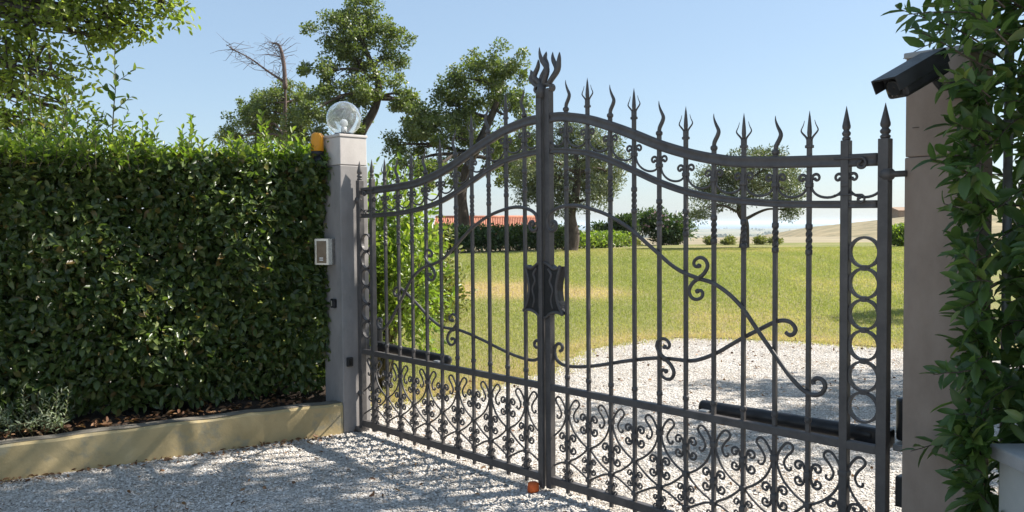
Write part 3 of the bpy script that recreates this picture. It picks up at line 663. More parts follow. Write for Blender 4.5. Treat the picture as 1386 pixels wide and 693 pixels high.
GLB = thing('globe_lamp', (-2.195, -0.02, 2.30), 'clear glass globe lamp with a white bulb on top of the pillar', 'lamp')
MB().lathe([(0, 0), (0.075, 0), (0.078, 0.012), (0.06, 0.022), (0, 0.022)], (-2.195, -0.02, 2.300), 20).build('base', black, GLB)
zc = 2.432; Rg = 0.134
pr = [(Rg*math.sin(a), Rg*math.cos(a)) for a in np.linspace(math.radians(152), 0.0, 26)]
pi_ = [((Rg-.004)*math.sin(a), (Rg-.004)*math.cos(a)) for a in np.linspace(0.0, math.radians(152), 26)]
MB().lathe(pr+pi_+[pr[0]], (-2.195, -0.02, zc), 32).build('glass_globe', glass, GLB)
MB().lathe([(0, 0.0), (0.022, 0.0), (0.022, 0.045), (0, 0.046)], (-2.195, -0.02, 2.322), 14).build('bulb_socket', milk, GLB)
MB().lathe([(0.0, -0.034)]+[(0.032*math.cos(a), 0.032*math.sin(a)) for a in np.linspace(-1.2, 1.57, 10)], (-2.195, -0.02, 2.398), 16).build('bulb', milk, GLB)

FL = thing('flashing_beacon', (-2.30, -0.22, 2.1), 'amber flashing beacon on a black base beside the globe lamp', 'beacon')
MB().lathe([(0, 0), (0.046, 0), (0.050, 0.006), (0.049, 0.085), (0.043, 0.130), (0.030, 0.142), (0, 0.143)], (-2.285, -0.205, 2.175), 18).build('amber_lens', orange, FL)
MB().lathe([(0, -0.06), (0.036, -0.055), (0.05, -0.02), (0.052, 0.0), (0, 0.0)], (-2.285, -0.205, 2.174), 16).build('base', black, FL)
MB().tube([(-2.285, -0.205, 2.13), (-2.262, -0.195, 2.075), (-2.235, -0.15, 2.065)], [0.038, 0.046, 0.038], 12).build('mounting_arm', black, FL)
MB().tube([(-2.30, -0.15, 2.26), (-2.30, -0.15, 2.48)], 0.0018, 5).build('aerial', black, FL)

IC = thing('intercom', (-2.20, -0.19, 1.30), 'brushed steel intercom box on the shaded face of the pillar', 'intercom')
poly = [(-0.098, 0.0), (-0.092, -0.065), (-0.072, -0.095), (0.045, -0.095), (0.066, -0.066), (0.070, 0.0)]
poly = [(a, b*0.72) for a, b in poly]; _c, _s = math.cos(math.radians(30)), math.sin(math.radians(30)); icp = lambda a, b: (-2.215+a*_c-b*_s, -0.135-0.035+a*_s+b*_c)
V = [(*icp(a, b), z) for z in (1.30, 1.50) for a, b in poly]; k = len(poly); Ric = Matrix.Rotation(math.radians(30), 3, 'Z')
F = [(i, (i+1) % k, (i+1) % k+k, i+k) for i in range(k)]+[tuple(range(k))[::-1], tuple(range(k, 2*k))]
MB().add(V, F, False).build('housing', steel, IC)
MB().box((*icp(-0.014, -0.0700), 1.398), (0.080, 0.005, 0.170), Ric).build('speaker_panel', brown_refl, IC)
for dz in (0, 0.016): MB().box((*icp(-0.014, -0.0735), 1.336+dz), (0.03, 0.004, 0.007), Ric).build('call_button', milk, IC)
for (x, y, z, lab) in ((-2.16, -0.158, 1.00, 'small black photocell sensor on the shaded pillar face below the intercom'),):
    o = thing('photocell', (x, y, z), lab, 'sensor')
    MB().box((x, y, z), (0.05, 0.030, 0.07), bev=0.006).build('housing', black, o); MB().box((x-0.008, y-0.017, z), (0.02, 0.006, 0.045), bev=0.002).build('lens_window', steel, o)
o = thing('photocell', (-2.045, -0.10, 0.55), 'small black photocell on the gateward face of the globe lamp pillar', 'sensor')
MB().box((-2.048, -0.09, 0.55), (0.026, 0.05, 0.07), bev=0.006).build('housing', black, o); MB().box((-2.034, -0.09, 0.55), (0.006, 0.026, 0.045), bev=0.002).build('lens_window', lens, o)
o = thing('photocell', (2.06, 0.05, 0.45), 'black photocell box fixed to the bare concrete pillar below the motor', 'sensor')
MB().box((2.073, 0.05, 0.46), (0.034, 0.06, 0.13), bev=0.006).build('housing', black, o); MB().box((2.054, 0.05, 0.47), (0.006, 0.03, 0.06), bev=0.002).build('lens_window', lens, o)
# base shoe of the left pillar
o = MB().box((-2.03, 0.0, 0.02), (0.06, 0.10, 0.045), bev=0.01)
tag(o.build('floor_hinge', iron), 'dark iron floor hinge at the foot of the globe lamp pillar', 'hinge')

# security camera
SC = thing('security_camera', (2.24, -0.02, 2.08), 'black bullet security camera with sunshield on the concrete pillar', 'camera')
f0, b0 = at(1210, 119, 3.16), at(1270, 84, 3.24)
ax = Vector((f0-b0).tolist()).normalized(); side = ax.cross(Vector((0, 0, 1))).normalized(); upv = side.cross(ax)
R3 = Matrix((ax, side, upv)).transposed(); mid = Vector(((f0+b0)/2).tolist()); Lc = float(np.linalg.norm(f0-b0))
bo = MB().box(mid, (Lc, 0.096, 0.092), R3, 0.014).build('body', black, SC)
MB().box(mid+upv*0.048+ax*0.022, (Lc+0.03, 0.116, 0.007), R3, 0.002).build('sunshield', black, SC)
for s in (-1, 1): MB().box(mid+upv*0.022+ax*0.022+side*s*0.056, (Lc+0.03, 0.005, 0.052), R3, 0.002).build('shield_side', black, SC)
MB().lathe([(0, 0), (0.034, 0), (0.034, 0.006), (0.027, 0.008), (0, 0.004)], mid+ax*(Lc/2), 16, rot=Matrix((side, upv, ax)).transposed()).build('lens', lens, bo)
MB().box(mid+ax*(Lc/2+0.001)+upv*0.018, (0.004, 0.02, 0.012), R3).build('infrared_window', surf('amber_window', [(0.3, (0.25, 0.17, 0.06)), (0.7, (0.35, 0.25, 0.1))], 20, 0.3), bo)
e1 = mid-ax*(Lc*0.30)-upv*0.04
MB().tube([e1, e1-upv*0.045+Vector((0.01, 0.02, 0)), Vector((2.295, -0.03, 2.125)), Vector((2.295, 0.006, 2.12))], 0.014, 10).build('bracket_arm', black, SC)
MB().box((2.295, -0.002, 2.12), (0.06, 0.012, 0.08), bev=0.003).build('wall_plate', black, SC)
MB().tube(catmull([(b0+np.array([0, 0, -0.01])).tolist(), (2.31, -0.045, 2.16), (2.325, -0.02, 2.05), (2.33, -0.004, 1.9)], 5), 0.004, 6).build('cable', black, SC)

# ------------------------------------------------------------------ left planter wall with soil
wd = np.array([-0.2043, -0.9789]); wn = np.array([0.9789, -0.2043])
p0 = np.array([-2.061, -0.150])
def wp(s, off, z): q = p0+wd*s+wn*off; return (q[0], q[1], z)
PW = thing('planter_wall', wp(0, -.07, 0), 'low ochre plastered planter wall in front of the hedge', 'wall')
segs = np.linspace(0, 5.4, 40); V = []; F = []
jit = RNG.normal(size=40)*0.003
for i, s in enumerate(segs):
    h = 0.236+0.003*math.sin(s*2.1)+jit[i]
    for off, z in ((0.004, -0.05), (0.0+jit[i], 0.10), (0.0, h-0.018), (-0.016, h), (-0.125, h), (-0.14, h-0.015), (-0.14, -0.05)): V.append(wp(s, off, z))
    if i:
        for q in range(6): F.append(((i-1)*7+q, i*7+q, i*7+q+1, (i-1)*7+q+1))
F.append((0, 1, 2, 3, 4, 5, 6)); F.append(tuple(39*7+q for q in range(7))[::-1])
MB().add(V, F, False).build('plaster_wall', ochre, PW)
V = []; F = []
for i, s_ in enumerate(segs):
    h = 0.236+0.003*math.sin(s_*2.1)+jit[i]+0.003; wv = 0.008*math.sin(s_*9)+RNG.normal()*.005
    for off in (-0.014+wv*.6, -0.127): V.append(wp(s_, off, h))
    if i: F.append((2*i-2, 2*i, 2*i+1, 2*i-1))
MB().add(V, F, False).build('worn_top_render', worn, PW)
G = np.zeros((20, 60, 3))
for i, off in enumerate(np.linspace(-0.138, -1.6, 20)):
    for j, s in enumerate(np.linspace(-0.3, 5.4, 60)):
        x, y, _ = wp(s, off, 0); G[i, j] = (x, y, 0.20+0.03*math.sin(s*7+off*9)*(1 if i else 0)+0.035*min(1, i/4)+RNG.normal()*0.008)
grid_mesh('planter_soil', G, soil)
nl = 700
s = RNG.uniform(0.2, 4.5, nl); off = -0.14-RNG.gamma(1.3, 0.12, nl); P = np.array([wp(a, b, 0.255) for a, b in zip(s, off)])
lit = leaves_mesh('leaf_litter', P, norm(RNG.normal(size=(nl, 3))*[1, 1, .3]), norm(RNG.normal(size=(nl, 3))*[.5, .5, .3]+[0, 0, 1]), RNG.uniform(.03, .06, nl), RNG.uniform(.015, .03, nl), 'hex')
tag(meshobj('leaf_litter', lit, deadleaf, kind='stuff'), 'brown dead leaves lying on the planter soil under the hedge', 'leaf litter')

# low wall on the right
q0 = at(1352, 612, 3.0)[:2]; wd2 = np.array([0.728, -0.686]); wn2 = np.array([0.686, 0.728])
LW = thing('low_wall', (q0[0], q0[1], 0), 'low pale wall with grey stone coping beside the laurel', 'wall')
R2w = Matrix(((wd2[0], wn2[0], 0), (wd2[1], wn2[1], 0), (0, 0, 1)))
c = q0+wd2*0.9+wn2*0.2
MB().box((c[0], c[1], 0.375), (1.8, 0.40, 0.75), R2w, 0.006).build('wall_body', lowwall, LW)
MB().box((c[0]-wd2[0]*0.0, c[1], 0.778), (1.84, 0.45, 0.052), R2w, 0.008).build('coping_slab', coping, LW)

# fence post with wire netting behind the right pillar
FP = thing('fence', (2.42, 0.30, 0), 'galvanised fence post and wire netting behind the laurel', 'fence')
MB().tube([(2.40, 0.25, 0), (2.40, 0.25, 2.30)], 0.018, 10).build('post', galv, FP)
wires = MB()
fa, fb = np.array([2.40, 0.25]), np.array([3.9, 1.0])
for k_ in range(-16, 30):
    for sg in (-1, 1):
        pts = []
        for t in np.linspace(0, 1, 2):
            zz = 0.0+t*2.2; xx = k_*0.075+sg*t*1.1
            pts.append((xx, zz))
        # clip to the panel length
        (x0, z0), (x1, z1) = pts; L_ = 1.65
        if max(x0, x1) <= 0 or min(x0, x1) >= L_: continue
        def zat(x): return z0+(z1-z0)*(x-x0)/(x1-x0)
        xa, xb = max(0, min(x0, x1)), min(L_, max(x0, x1))
        d = (fb-fa)/np.linalg.norm(fb-fa)
        A_ = fa+d*xa; B_ = fa+d*xb
        wires.tube([(A_[0], A_[1], zat(xa)), (B_[0], B_[1], zat(xb))], 0.0014, 4, ref=(0, 0.3, 0.2))
wires.build('wire_netting', galv, FP, kind='stuff')
MB().tube([(fa[0], fa[1], 1.75), (fb[0], fb[1], 1.75)], 0.003, 5).build('tension_wire', galv, FP)

# ------------------------------------------------------------------ plants
def shoot(base, d0, length, n, L, droop=0.25, spread=0.9):
    """a curved stem with alternating leaves; returns stem points and leaf arrays"""
    d0 = np.array(d0, float); d0 /= np.linalg.norm(d0); pts = []; p = np.array(base, float); d = d0.copy(); k = 9
    for i in range(k):
        pts.append(p.copy()); p = p+d*length/(k-1); d = d+np.array([0, 0, -droop/(k-1)])+RNG.normal(size=3)*0.06; d /= np.linalg.norm(d)
    pts = np.array(pts); P = []; D = []; N = []; LL = []
    ang = RNG.uniform(0, 6.28)
    for i in range(n):
        t = 0.12+0.88*(i+RNG.uniform(0, .6))/n; f = min(t, 1)*(k-1); a = int(min(f, k-2)); q = pts[a]+(pts[a+1]-pts[a])*(f-a); T = norm(pts[a+1]-pts[a])
        ang += 2.4+RNG.normal()*0.3
        u = np.cross(T, (0.1, 0.2, 1)); u = norm(u); v = np.cross(T, u)
        out_ = u*math.cos(ang)+v*math.sin(ang)
        dd = norm(T*(0.55+0.5*t)+out_*spread+RNG.normal(size=3)*0.15)
        nn = norm(np.array([0, 0, 1.0])*0.9+T*0.5-out_*0.2+RNG.normal(size=3)*0.35)
        P.append(q); D.append(dd); N.append(nn); LL.append(L*RNG.uniform(0.6, 1.1)*(1-0.35*max(0, t-0.75)*2))
    return pts, np.array(P), np.array(D), np.array(N), np.array(LL)
class Fol:
    def __init__(s): s.P = []; s.D = []; s.N = []; s.L = []; s.stems = MB()
    def shoot(s, *a, r=0.004, **k):
        pts, P, D, N, L = shoot(*a, **k)
        s.stems.tube(pts, np.linspace(r, r*0.35, len(pts)), 5, ref=(0.3, 1, 0.2)); s.P.append(P); s.D.append(D); s.N.append(N); s.L.append(L)
    def raw(s, P, D, N, L): s.P.append(P); s.D.append(D); s.N.append(N); s.L.append(L)
    def get(s): return np.concatenate(s.P), np.concatenate(s.D), np.concatenate(s.N), np.concatenate(s.L)

# --- clipped hedge on the left
HG = thing('hedge', wp(0.4, -0.6, 0.2), 'tall clipped evergreen hedge growing from the ochre planter', 'hedge')
HF = Fol()
def hp(s, off, z): q = p0[None]+wd[None]*np.asarray(s)[:, None]-wn[None]*np.asarray(off)[:, None]; return np.stack((q[:, 0], q[:, 1], np.asarray(z, float)), 1)
def face_off(s, z):                       # how far the hedge face lies behind the wall face
    bulge = 0.05*np.sin(s*2.3+z*1.7)+0.035*np.sin(s*5.1-z*3.9+1)
    return 0.17+0.09*sstep(0.1, 1.6, s)+0.12*sstep(0.75, 0.25, z)+bulge
nn_ = 38000
s = RNG.uniform(-0.10, 5.2, nn_); z = 0.30+1.80*RNG.random(nn_)**0.9; dep = RNG.exponential(0.075, nn_)
gap = np.sin(s*9+z*4)*np.sin(s*5.3-z*11)+0.6*np.sin(s*17+z*13)
dep = dep+np.where(gap > 0.75, 0.10, 0)
P = hp(s, face_off(s, z)+dep, z)
o3 = np.array([wn[0], wn[1], 0])
D = norm(RNG.normal(size=(nn_, 3))*0.75+o3*0.45+np.array([0, 0, -0.25])); N = norm(o3*0.8+np.array([0, 0, 0.6])+RNG.normal(size=(nn_, 3))*0.5)
HF.raw(P, D, N, RNG.uniform(0.046, 0.086, nn_))
n2 = 12000                                # top
s = RNG.uniform(-0.1, 5.2, n2); off = RNG.uniform(0.2, 1.05, n2); z = 2.07+0.05*np.sin(s*3)+0.03*np.sin(s*8+off*5)-RNG.exponential(0.06, n2)
HF.raw(hp(s, off, z), norm(RNG.normal(size=(n2, 3))+[0, 0, .5]), norm(RNG.normal(size=(n2, 3))*.5+[0, 0, 1]), RNG.uniform(0.04, 0.07, n2))
n3 = 30000                                 # body and back
s = RNG.uniform(-0.1, 5.2, n3); off = RNG.uniform(0.35, 1.1, n3); z = RNG.uniform(0.32, 2.05, n3)
HF.raw(hp(s, off, z), rnd_dirs(n3), rnd_dirs(n3), RNG.uniform(0.06, 0.10, n3))
for i in range(46):                       # woody stems
    s0 = RNG.uniform(0.1, 5.0); b = hp([s0], [RNG.uniform(.45, .75)], [0.2])[0]
    q = [b, b+[RNG.normal()*.03, RNG.normal()*.05, .5], b+[RNG.normal()*.04, RNG.normal()*.10, 1.1], b+[RNG.normal()*.05, RNG.normal()*.16, 1.75]]
    HF.stems.tube(catmull(q, 4), np.linspace(0.016, 0.005, 13), 6, ref=(1, 0.2, 0))
Pa, Da, Na, La = HF.get()
foliage(HG, Pa, Da, Na, La, La*RNG.uniform(0.42, 0.58, len(La)), 'hex', hedgeleaf, 300)
HF.stems.build('stems', bark, HG)
# fresh shoots along the top of the hedge
HS = Fol()
for i in range(900):
    s0 = RNG.uniform(-0.05, 4.6); o_ = RNG.uniform(0.18, 0.95)
    hgt = RNG.gamma(1.6, 0.045)+0.05
    if 1.3 < s0 < 1.75: hgt *= 1.5
    b = hp([s0], [o_], [2.0])[0]
    HS.shoot(b, (RNG.normal()*.25+0.1, RNG.normal()*.25, 1), hgt+0.08, int(7+hgt*26), 0.074, droop=0.1)
Pa, Da, Na, La = HS.get()
foliage(HG, Pa, Da, Na, La, La*0.47, 'hex', freshleaf, 150, 'shoot_leaf', 'shoot_foliage')
HS.stems.build('shoot_stems', twig, HG)
# tall shoots behind the left end of the hedge
TS = thing('tall_shrub', tuple(wp(2.2, -1.3, 0.2)), 'leafy shrub with tall upright shoots rising behind the hedge', 'shrub')
TF = Fol()
for i in range(52):
    px = RNG.uniform(-120, 125); D_ = RNG.uniform(5.9, 6.9)
    top = RNG.uniform(120, 190) - 60*max(0, RNG.normal()) * (0.7 if px < 110 else 0)
    b = at(px, 240, D_); t_ = at(px+RNG.normal()*12, max(top, 60), D_)
    TF.shoot(b, t_-b, np.linalg.norm(t_-b), int(10+np.linalg.norm(t_-b)*16), 0.075, droop=0.05, r=0.006)
for i in range(60):                      # hidden lower stems, so the shrub stands on the ground
    b = np.array(wp(RNG.uniform(1.6, 4), -RNG.uniform(1.2, 1.6), 0.2)); TF.stems.tube([b, b+[RNG.normal()*.05, RNG.normal()*.1, 1.75]], [0.014, 0.006], 5, ref=(1, 0, 0))
b = at(148, 236, 6.2); t_ = at(163, 62, 6.2)     # the lone tall shoot
TF.shoot(b, t_-b, 0.98, 22, 0.10, droop=-0.02, r=0.006)
for f_, sg in ((.35, -1), (.5, 1), (.6, -1), (.72, 1)):
    q = b+(t_-b)*f_; TF.shoot(q, RT*sg*.8+UP*.7, .18, 6, 0.085, droop=0, r=0.003)
Pa, Da, Na, La = TF.get()
foliage(TS, Pa, Da, Na, La, La*0.48, 'hex', hedgeleaf, 150)
TF.stems.build('stems', twig, TS)

# --- silvery weed in the corner of the planter
WD = thing('silver_weed', tuple(wp(2.35, -0.22, 0.24)), 'feathery silver green weed in the planter by the ochre wall', 'weed')
WF = Fol()
for i in range(80):
    b = np.array(wp(RNG.uniform(1.85, 2.55), -RNG.uniform(.17, .40), 0.22))
    dd = (RNG.normal()*.5, RNG.normal()*.5, 1.0)
    WF.shoot(b, dd, RNG.uniform(0.12, 0.36), 20, 0.05, droop=0.7, r=0.003)
Pa, Da, Na, La = WF.get(); foliage(WD, Pa, Da, Na, La, La*0.26, 'quad', greyleaf, 0); WF.stems.build('stems', twig, WD)

# --- laurel by the right pillar
LR = thing('laurel_shrub', (2.72, 0.55, 0), 'large glossy laurel shrub crowding the bare concrete pillar', 'shrub')
LF = Fol()
c0 = np.array([2.60, 0.27])
for i in range(600):
    zz = RNG.uniform(0.35, 4.2); a = RNG.uniform(math.radians(150), math.radians(330)) if i % 4 else RNG.uniform(0, 6.28)
    rr = RNG.uniform(0.02, 0.26); b = np.array([c0[0]+rr*math.cos(a), c0[1]+rr*math.sin(a), zz])
    ln = RNG.uniform(0.18, 0.38); e = b+np.array([math.cos(a), math.sin(a), 0.25])*ln
    if pix(e)[0] < 1306 and (e[2] < 2.35) and RNG.random() < 0.8: continue
    if e[0] < 2.40 and -0.02 < e[1] < 0.32 and e[2] < 2.35: continue
    LF.shoot(b, (math.cos(a), math.sin(a), RNG.uniform(-0.1, 0.8)), ln, 12, 0.115, droop=0.6, r=0.004)
for i in range(480):                   # farther mass behind the fence
    zz = RNG.uniform(0.2, 4.4); b = np.array([RNG.uniform(2.62, 4.0), RNG.uniform(0.45, 1.3), zz])
    a = RNG.uniform(0, 6.28); LF.shoot(b, (math.cos(a), math.sin(a), 0.4), RNG.uniform(0.2, 0.4), 10, 0.10, droop=0.5)
for i in range(60):
    D_ = RNG.uniform(3.0, 3.22); py_ = RNG.uniform(130, 690); b = at(RNG.uniform(1325, 1350), py_, D_); e = at(RNG.uniform(1292, 1328), py_+RNG.uniform(-45, 30), D_-.03)
    LF.shoot(b, e-b, np.linalg.norm(e-b), 8, 0.112, droop=0.15, r=0.003)
k = 5200
a = RNG.uniform(0, 6.28, k); rr = 0.42*np.sqrt(RNG.random(k)); P = np.stack((c0[0]+.22+rr*np.cos(a), c0[1]+.16+rr*np.sin(a), np.where(RNG.random(k) < .72, RNG.uniform(.25, 1.55, k), RNG.uniform(1.55, 4.2, k))), 1)
P = P[pix(P)[0] > 1316]; k = len(P)
LF.raw(P, norm(RNG.normal(size=(k, 3))+np.array([-.3, -.5, .1])), norm(RNG.normal(size=(k, 3))*.5+np.array([0, -.4, .7])), 0.112*RNG.uniform(.6, 1.1, k))
for (px, py, D_, qx, qy, ln) in ((1330, 60, 3.1, 1215, 10, .42), (1340, 20, 3.0, 1215, 28, .40), (1345, 95, 3.05, 1222, 62, .42), (1350, 40, 2.9, 1260, 5, .34), (1345, 110, 3.1, 1275, 125, .26), (1330, 245, 3.1, 1258, 222, .24), (1330, 300, 3.1, 1270, 285, .22), (1330, 345, 3.1, 1285, 340, .18), (1330, 500, 3.0, 1268, 528, .24), (1340, 600, 3.0, 1285, 605, .2), (1330, 640, 3.0, 1290, 640, .16), (1330, 420, 3.05, 1290, 400, .16), (1320, 210, 3.1, 1280, 235, .18), (1360, 10, 2.9, 1300, -20, .3), (1365, 60, 2.8, 1300, 20, .3)):
    b = at(px, py, D_); e = at(qx, qy, D_-0.02); LF.shoot(b, (e-b)+np.array([0, 0, 0.06]), np.linalg.norm(e-b)*1.0, int(7+ln*18), 0.092, droop=0.12, r=0.004)
for i in range(11):
    b = np.array([c0[0]+.12+abs(RNG.normal())*.12, c0[1]+.1+RNG.normal()*.10, 0]); q = [b]
    for k_ in range(5): q.append(q[-1]+[RNG.normal()*.04+.02, RNG.normal()*.04, .8])
    LF.stems.tube(catmull(q, 4), np.linspace(0.024, 0.006, 21), 7, ref=(1, .2, 0))
Pa, Da, Na, La = LF.get()
Pe = Pa+Da*La[:, None]
wall_in = lambda Q: (Q[:, 0] > 2.07) & (Q[:, 0] < 2.355) & (Q[:, 1] > -0.012) & (Q[:, 1] < 0.28) & (Q[:, 2] < 2.29)
u_, v_, z_ = pix(Pa)
keep = ~(wall_in(Pa) | wall_in(Pe) | ((Pa[:, 0] < 2.06) & (Pa[:, 2] < 2.2))); Pa, Da, Na, La = Pa[keep], Da[keep], Na[keep], La[keep]
foliage(LR, Pa, Da, Na, La, La*RNG.uniform(0.34, 0.44, len(La)), 'laurel', laurelleaf, 300)
LF.stems.build('stems', bark, LR)

# --- sunny bushes just inside the gate on the left
def bush(name, label, cat, center, rad, n, L, mat, shape='hex', nparts=0, aspect=0.48, group=None, z0=0.02, lumps=7, bare=0.12):
    T = thing(name, (center[0], center[1], float(terr(center[0], center[1]))), label, cat, group)
    F_ = Fol(); rad = np.array(rad); c = np.array(center)
    subs = [c+rad*0.52*rnd_dirs(1)[0]*[1, 1, .9] for _ in range(lumps)]+[c]
    k = n//len(subs)
    for q in subs:
        d = rnd_dirs(k); r = RNG.random(k)**0.33*(0.72+0.28*np.sin(d[:, 0]*5+d[:, 2]*6))
        P = q+d*rad*0.62*r[:, None]
        gz = terr(P[:, 0], P[:, 1])
        P[:, 2] = np.maximum(P[:, 2], gz+bare*RNG.random(k)+z0)
        F_.raw(P, norm(d*0.7+RNG.normal(size=(k, 3))*0.6+[0, 0, .15]), norm(d*.6+RNG.normal(size=(k, 3))*.5+[0, 0, .7]), L*RNG.uniform(0.65, 1.15, k))
    gz = float(terr(c[0], c[1]))
    for i in range(10):
        e = c+rad*0.55*rnd_dirs(1)[0]; F_.stems.tube(catmull([(c[0]+RNG.normal()*.05*rad[0], c[1]+RNG.normal()*.05*rad[1], gz), (c[0]*.5+e[0]*.5, c[1]*.5+e[1]*.5, gz+(c[2]-gz)*.7), e], 4), np.linspace(.022, .006, 9)*max(1, rad[2]), 5, ref=(1, .3, 0))
    P, D, N, LL = F_.get(); foliage(T, P, D, N, LL, LL*aspect, shape, mat, nparts); F_.stems.build('stems', twig, T)
    return T
bush('laurel_bush', 'bright green sunlit laurel bush inside the gate beside the globe lamp pillar', 'bush', (-3.35, 1.05, 1.05), (0.80, 0.85, 1.25), 7000, 0.085, freshleaf, nparts=150)
bush('laurel_bush', 'second sunlit laurel bush deeper behind the globe lamp pillar', 'bush', (-4.55, 1.65, 1.15), (0.95, 0.95, 1.35), 6000, 0.085, freshleaf)
bush('garden_shrub', 'pale yellow green rounded shrub on the lawn past the laurel bushes', 'shrub', at(572, 322, 13.5)*[1, 1, 0]+[0, 0, .85], (0.9, 0.9, 1.05), 5000, 0.09, strawleaf, z0=0.05)

# --- trees
def tree(name, label, cat, base, D, trunk, lobes, mat, leafL, leafW, nper, barkm=None, group=None, shape='quad', r0=0.28, clr=(0.28, 0.5), dens=15, dead=None, jmin=0.55, nparts=0):
    barkm = barkm or bark
    T = thing(name, (base[0], base[1], base[2]), label, cat, group)
    tk = catmull(trunk, 6); rr = r0*np.linspace(1.15, 0.35, len(tk)); rr[0] *= 1.25
    tm = MB().tube(tk, rr, 9, ref=(1, 0.1, 0))
    P = []; Dd = []; N = []; L = []
    for (c, r) in lobes:
        c = np.array(c); r = np.array(r) if not np.isscalar(r) else np.array([r, r, r*0.85])
        ds = np.linalg.norm(tk-c, axis=1)+np.where(tk[:, 2] > c[2]-0.15*r0, 2.0, 0); j = int(np.argmin(ds)); j = max(j, int(len(tk)*jmin))
        a = tk[j]; mid = (a+c)/2+RNG.normal(size=3)*0.18*r[0]+[0, 0, 0.10*np.linalg.norm(c-a)]
        lp = catmull([a, mid, c], 6); ra = min(rr[j]*0.55, 0.045+0.035*np.linalg.norm(c-a)); tm.tube(lp, np.linspace(ra, 0.022, len(lp)), 7, ref=(1, .2, .1))
        nc = max(5, int(dens*r[0]*r[1]))
        d = rnd_dirs(nc); q = RNG.random(nc)**0.4
        cc = c+d*r*(q*RNG.uniform(0.8, 1.22, nc))[:, None]
        for e in cc:
            s_ = lp[RNG.integers(len(lp)//2, len(lp))]; bm_ = (s_+e)/2+RNG.normal(size=3)*0.08
            tm.tube([s_, bm_, e], [0.020, 0.013, 0.006], 4, ref=(1, .2, .1), caps=False)
            k = int(nper*RNG.uniform(0.6, 1.3)); cr = RNG.uniform(*clr)
            dv = rnd_dirs(k); P.append(e+dv*(cr*RNG.random(k)**0.45)[:, None]*[1.15, 1.15, 0.8])
            Dd.append(norm(dv*.5+RNG.normal(size=(k, 3))*.7)); N.append(norm(dv*.5+RNG.normal(size=(k, 3))*.6+[0, 0, .6])); L.append(leafL*RNG.uniform(.6, 1.2, k))
    P = np.concatenate(P); Dd = np.concatenate(Dd); N = np.concatenate(N); L = np.concatenate(L)
    rn = np.clip(RNG.random(len(P))*0.8+0.1+0.12*np.sin(P[:, 0]*1.9)+0.12*np.sin(P[:, 2]*2.3), 0, 1)
    if dead: dead(T)
    if nparts: foliage(T, P, Dd, N, L, L*leafW, shape, mat, nparts, 'leaf', 'crown', rn)
    else: meshobj('crown', leaves_mesh('crown', P, Dd, N, L, L*leafW, shape, rn), mat, T, kind='stuff')
    tm.build('trunk', barkm, T)
    return T
def lobes_px(tab, D, dj=1.0, k=1.12): return [(at(a, b, D+RNG.normal()*dj), np.array([r, r, r*.9])*k*D/FPX) for a, b, r in tab]
def gnd(px, D): q = at(px, 320, D); q[2] = float(terr(q[0], q[1]))-0.05; return q

D1 = 40.0
tree('oak_tree', 'tallest spreading oak standing behind the globe lamp pillar', 'tree', gnd(474, D1), D1,
     [gnd(474, D1), at(478, 230, D1), at(487, 185, D1), at(508, 145, D1), at(512, 110, D1), at(498, 75, D1), at(485, 45, D1)],
     lobes_px([(480, 24, 36), (520, 46, 30), (452, 52, 32), (487, 84, 38), (440, 100, 26), (534, 84, 20), (448, 138, 30), (495, 128, 26), (540, 128, 22), (562, 150, 28), (470, 165, 24), (575, 172, 22), (425, 150, 20)], D1), oakleaf, 0.155, 0.6, 135, r0=0.26, dens=14.5, clr=(.2, .46))
def deadtop(T):
    D_ = 41.5; m_ = MB()
    m_.tube(catmull([at(386, 120, D_), at(384, 85, D_), at(378, 62, D_), at(368, 58, D_)], 5), np.linspace(.12, .04, 16), 8, ref=(1, .1, 0))
    m_.tube(catmull([at(386, 112, D_), at(362, 96, D_), at(340, 80, D_), at(318, 68, D_), at(306, 60, D_)], 5), np.linspace(.07, .012, 21), 6, ref=(1, .1, 0))
    for i in range(90):
        if i % 2: a = at(RNG.uniform(310, 370), 0, D_); t = RNG.random(); a = at(386-80*t, 112-50*t, D_)
        else: t = RNG.random(); a = at(384-14*t, 90-32*t, D_)
        e = a+at(693, 346.5, 1)*0+RT*RNG.normal()*0.75-RT*0.15+UP*RNG.uniform(-.45, .75)
        m_.tube([a, a*.7+e*.3+RNG.normal(size=3)*.08, a*.35+e*.65+RNG.normal(size=3)*.16, e+RNG.normal(size=3)*.1], [.016, .012, .008, .004], 4, ref=(1, .1, 0), caps=False)
    m_.build('dead_branches', deadbark, T)
D1 = 41.5
tree('oak_tree', 'leaning oak with a bare dead top and dead branches', 'tree', gnd(372, D1), D1,
     [gnd(372, D1), at(376, 235, D1), at(384, 190, D1), at(386, 150, D1), at(386, 118, D1)],
     lobes_px([(338, 160, 30), (322, 186, 24), (366, 138, 24), (405, 142, 32), (358, 182, 30), (415, 180, 30), (345, 140, 16), (390, 175, 26)], D1+2.2), oakleaf, 0.155, 0.6, 135, barkm=darkbark, r0=0.16, dens=14.5, clr=(.2, .46), dead=deadtop)
D1 = 38.0
tree('oak_tree', 'broad oak beyond the arched top of the gate', 'tree', gnd(628, D1), D1,
     [gnd(628, D1), at(627, 300, D1), at(624, 262, D1), at(634, 225, D1), at(655, 180, D1), at(672, 140, D1), at(680, 105, D1)],
     lobes_px([(655, 82, 24), (690, 92, 26), (624, 104, 24), (665, 118, 32), (610, 140, 32), (640, 155, 34), (573, 168, 30), (700, 140, 24), (606, 186, 36), (560, 200, 22), (660, 200, 36), (700, 195, 30), (545, 224, 20), (585, 232, 26), (690, 235, 26), (620, 228, 22), (532, 196, 14)], D1), oakleaf, 0.15, 0.6, 135, r0=0.30, dens=14.5, clr=(.2, .46))
D1 = 34.0
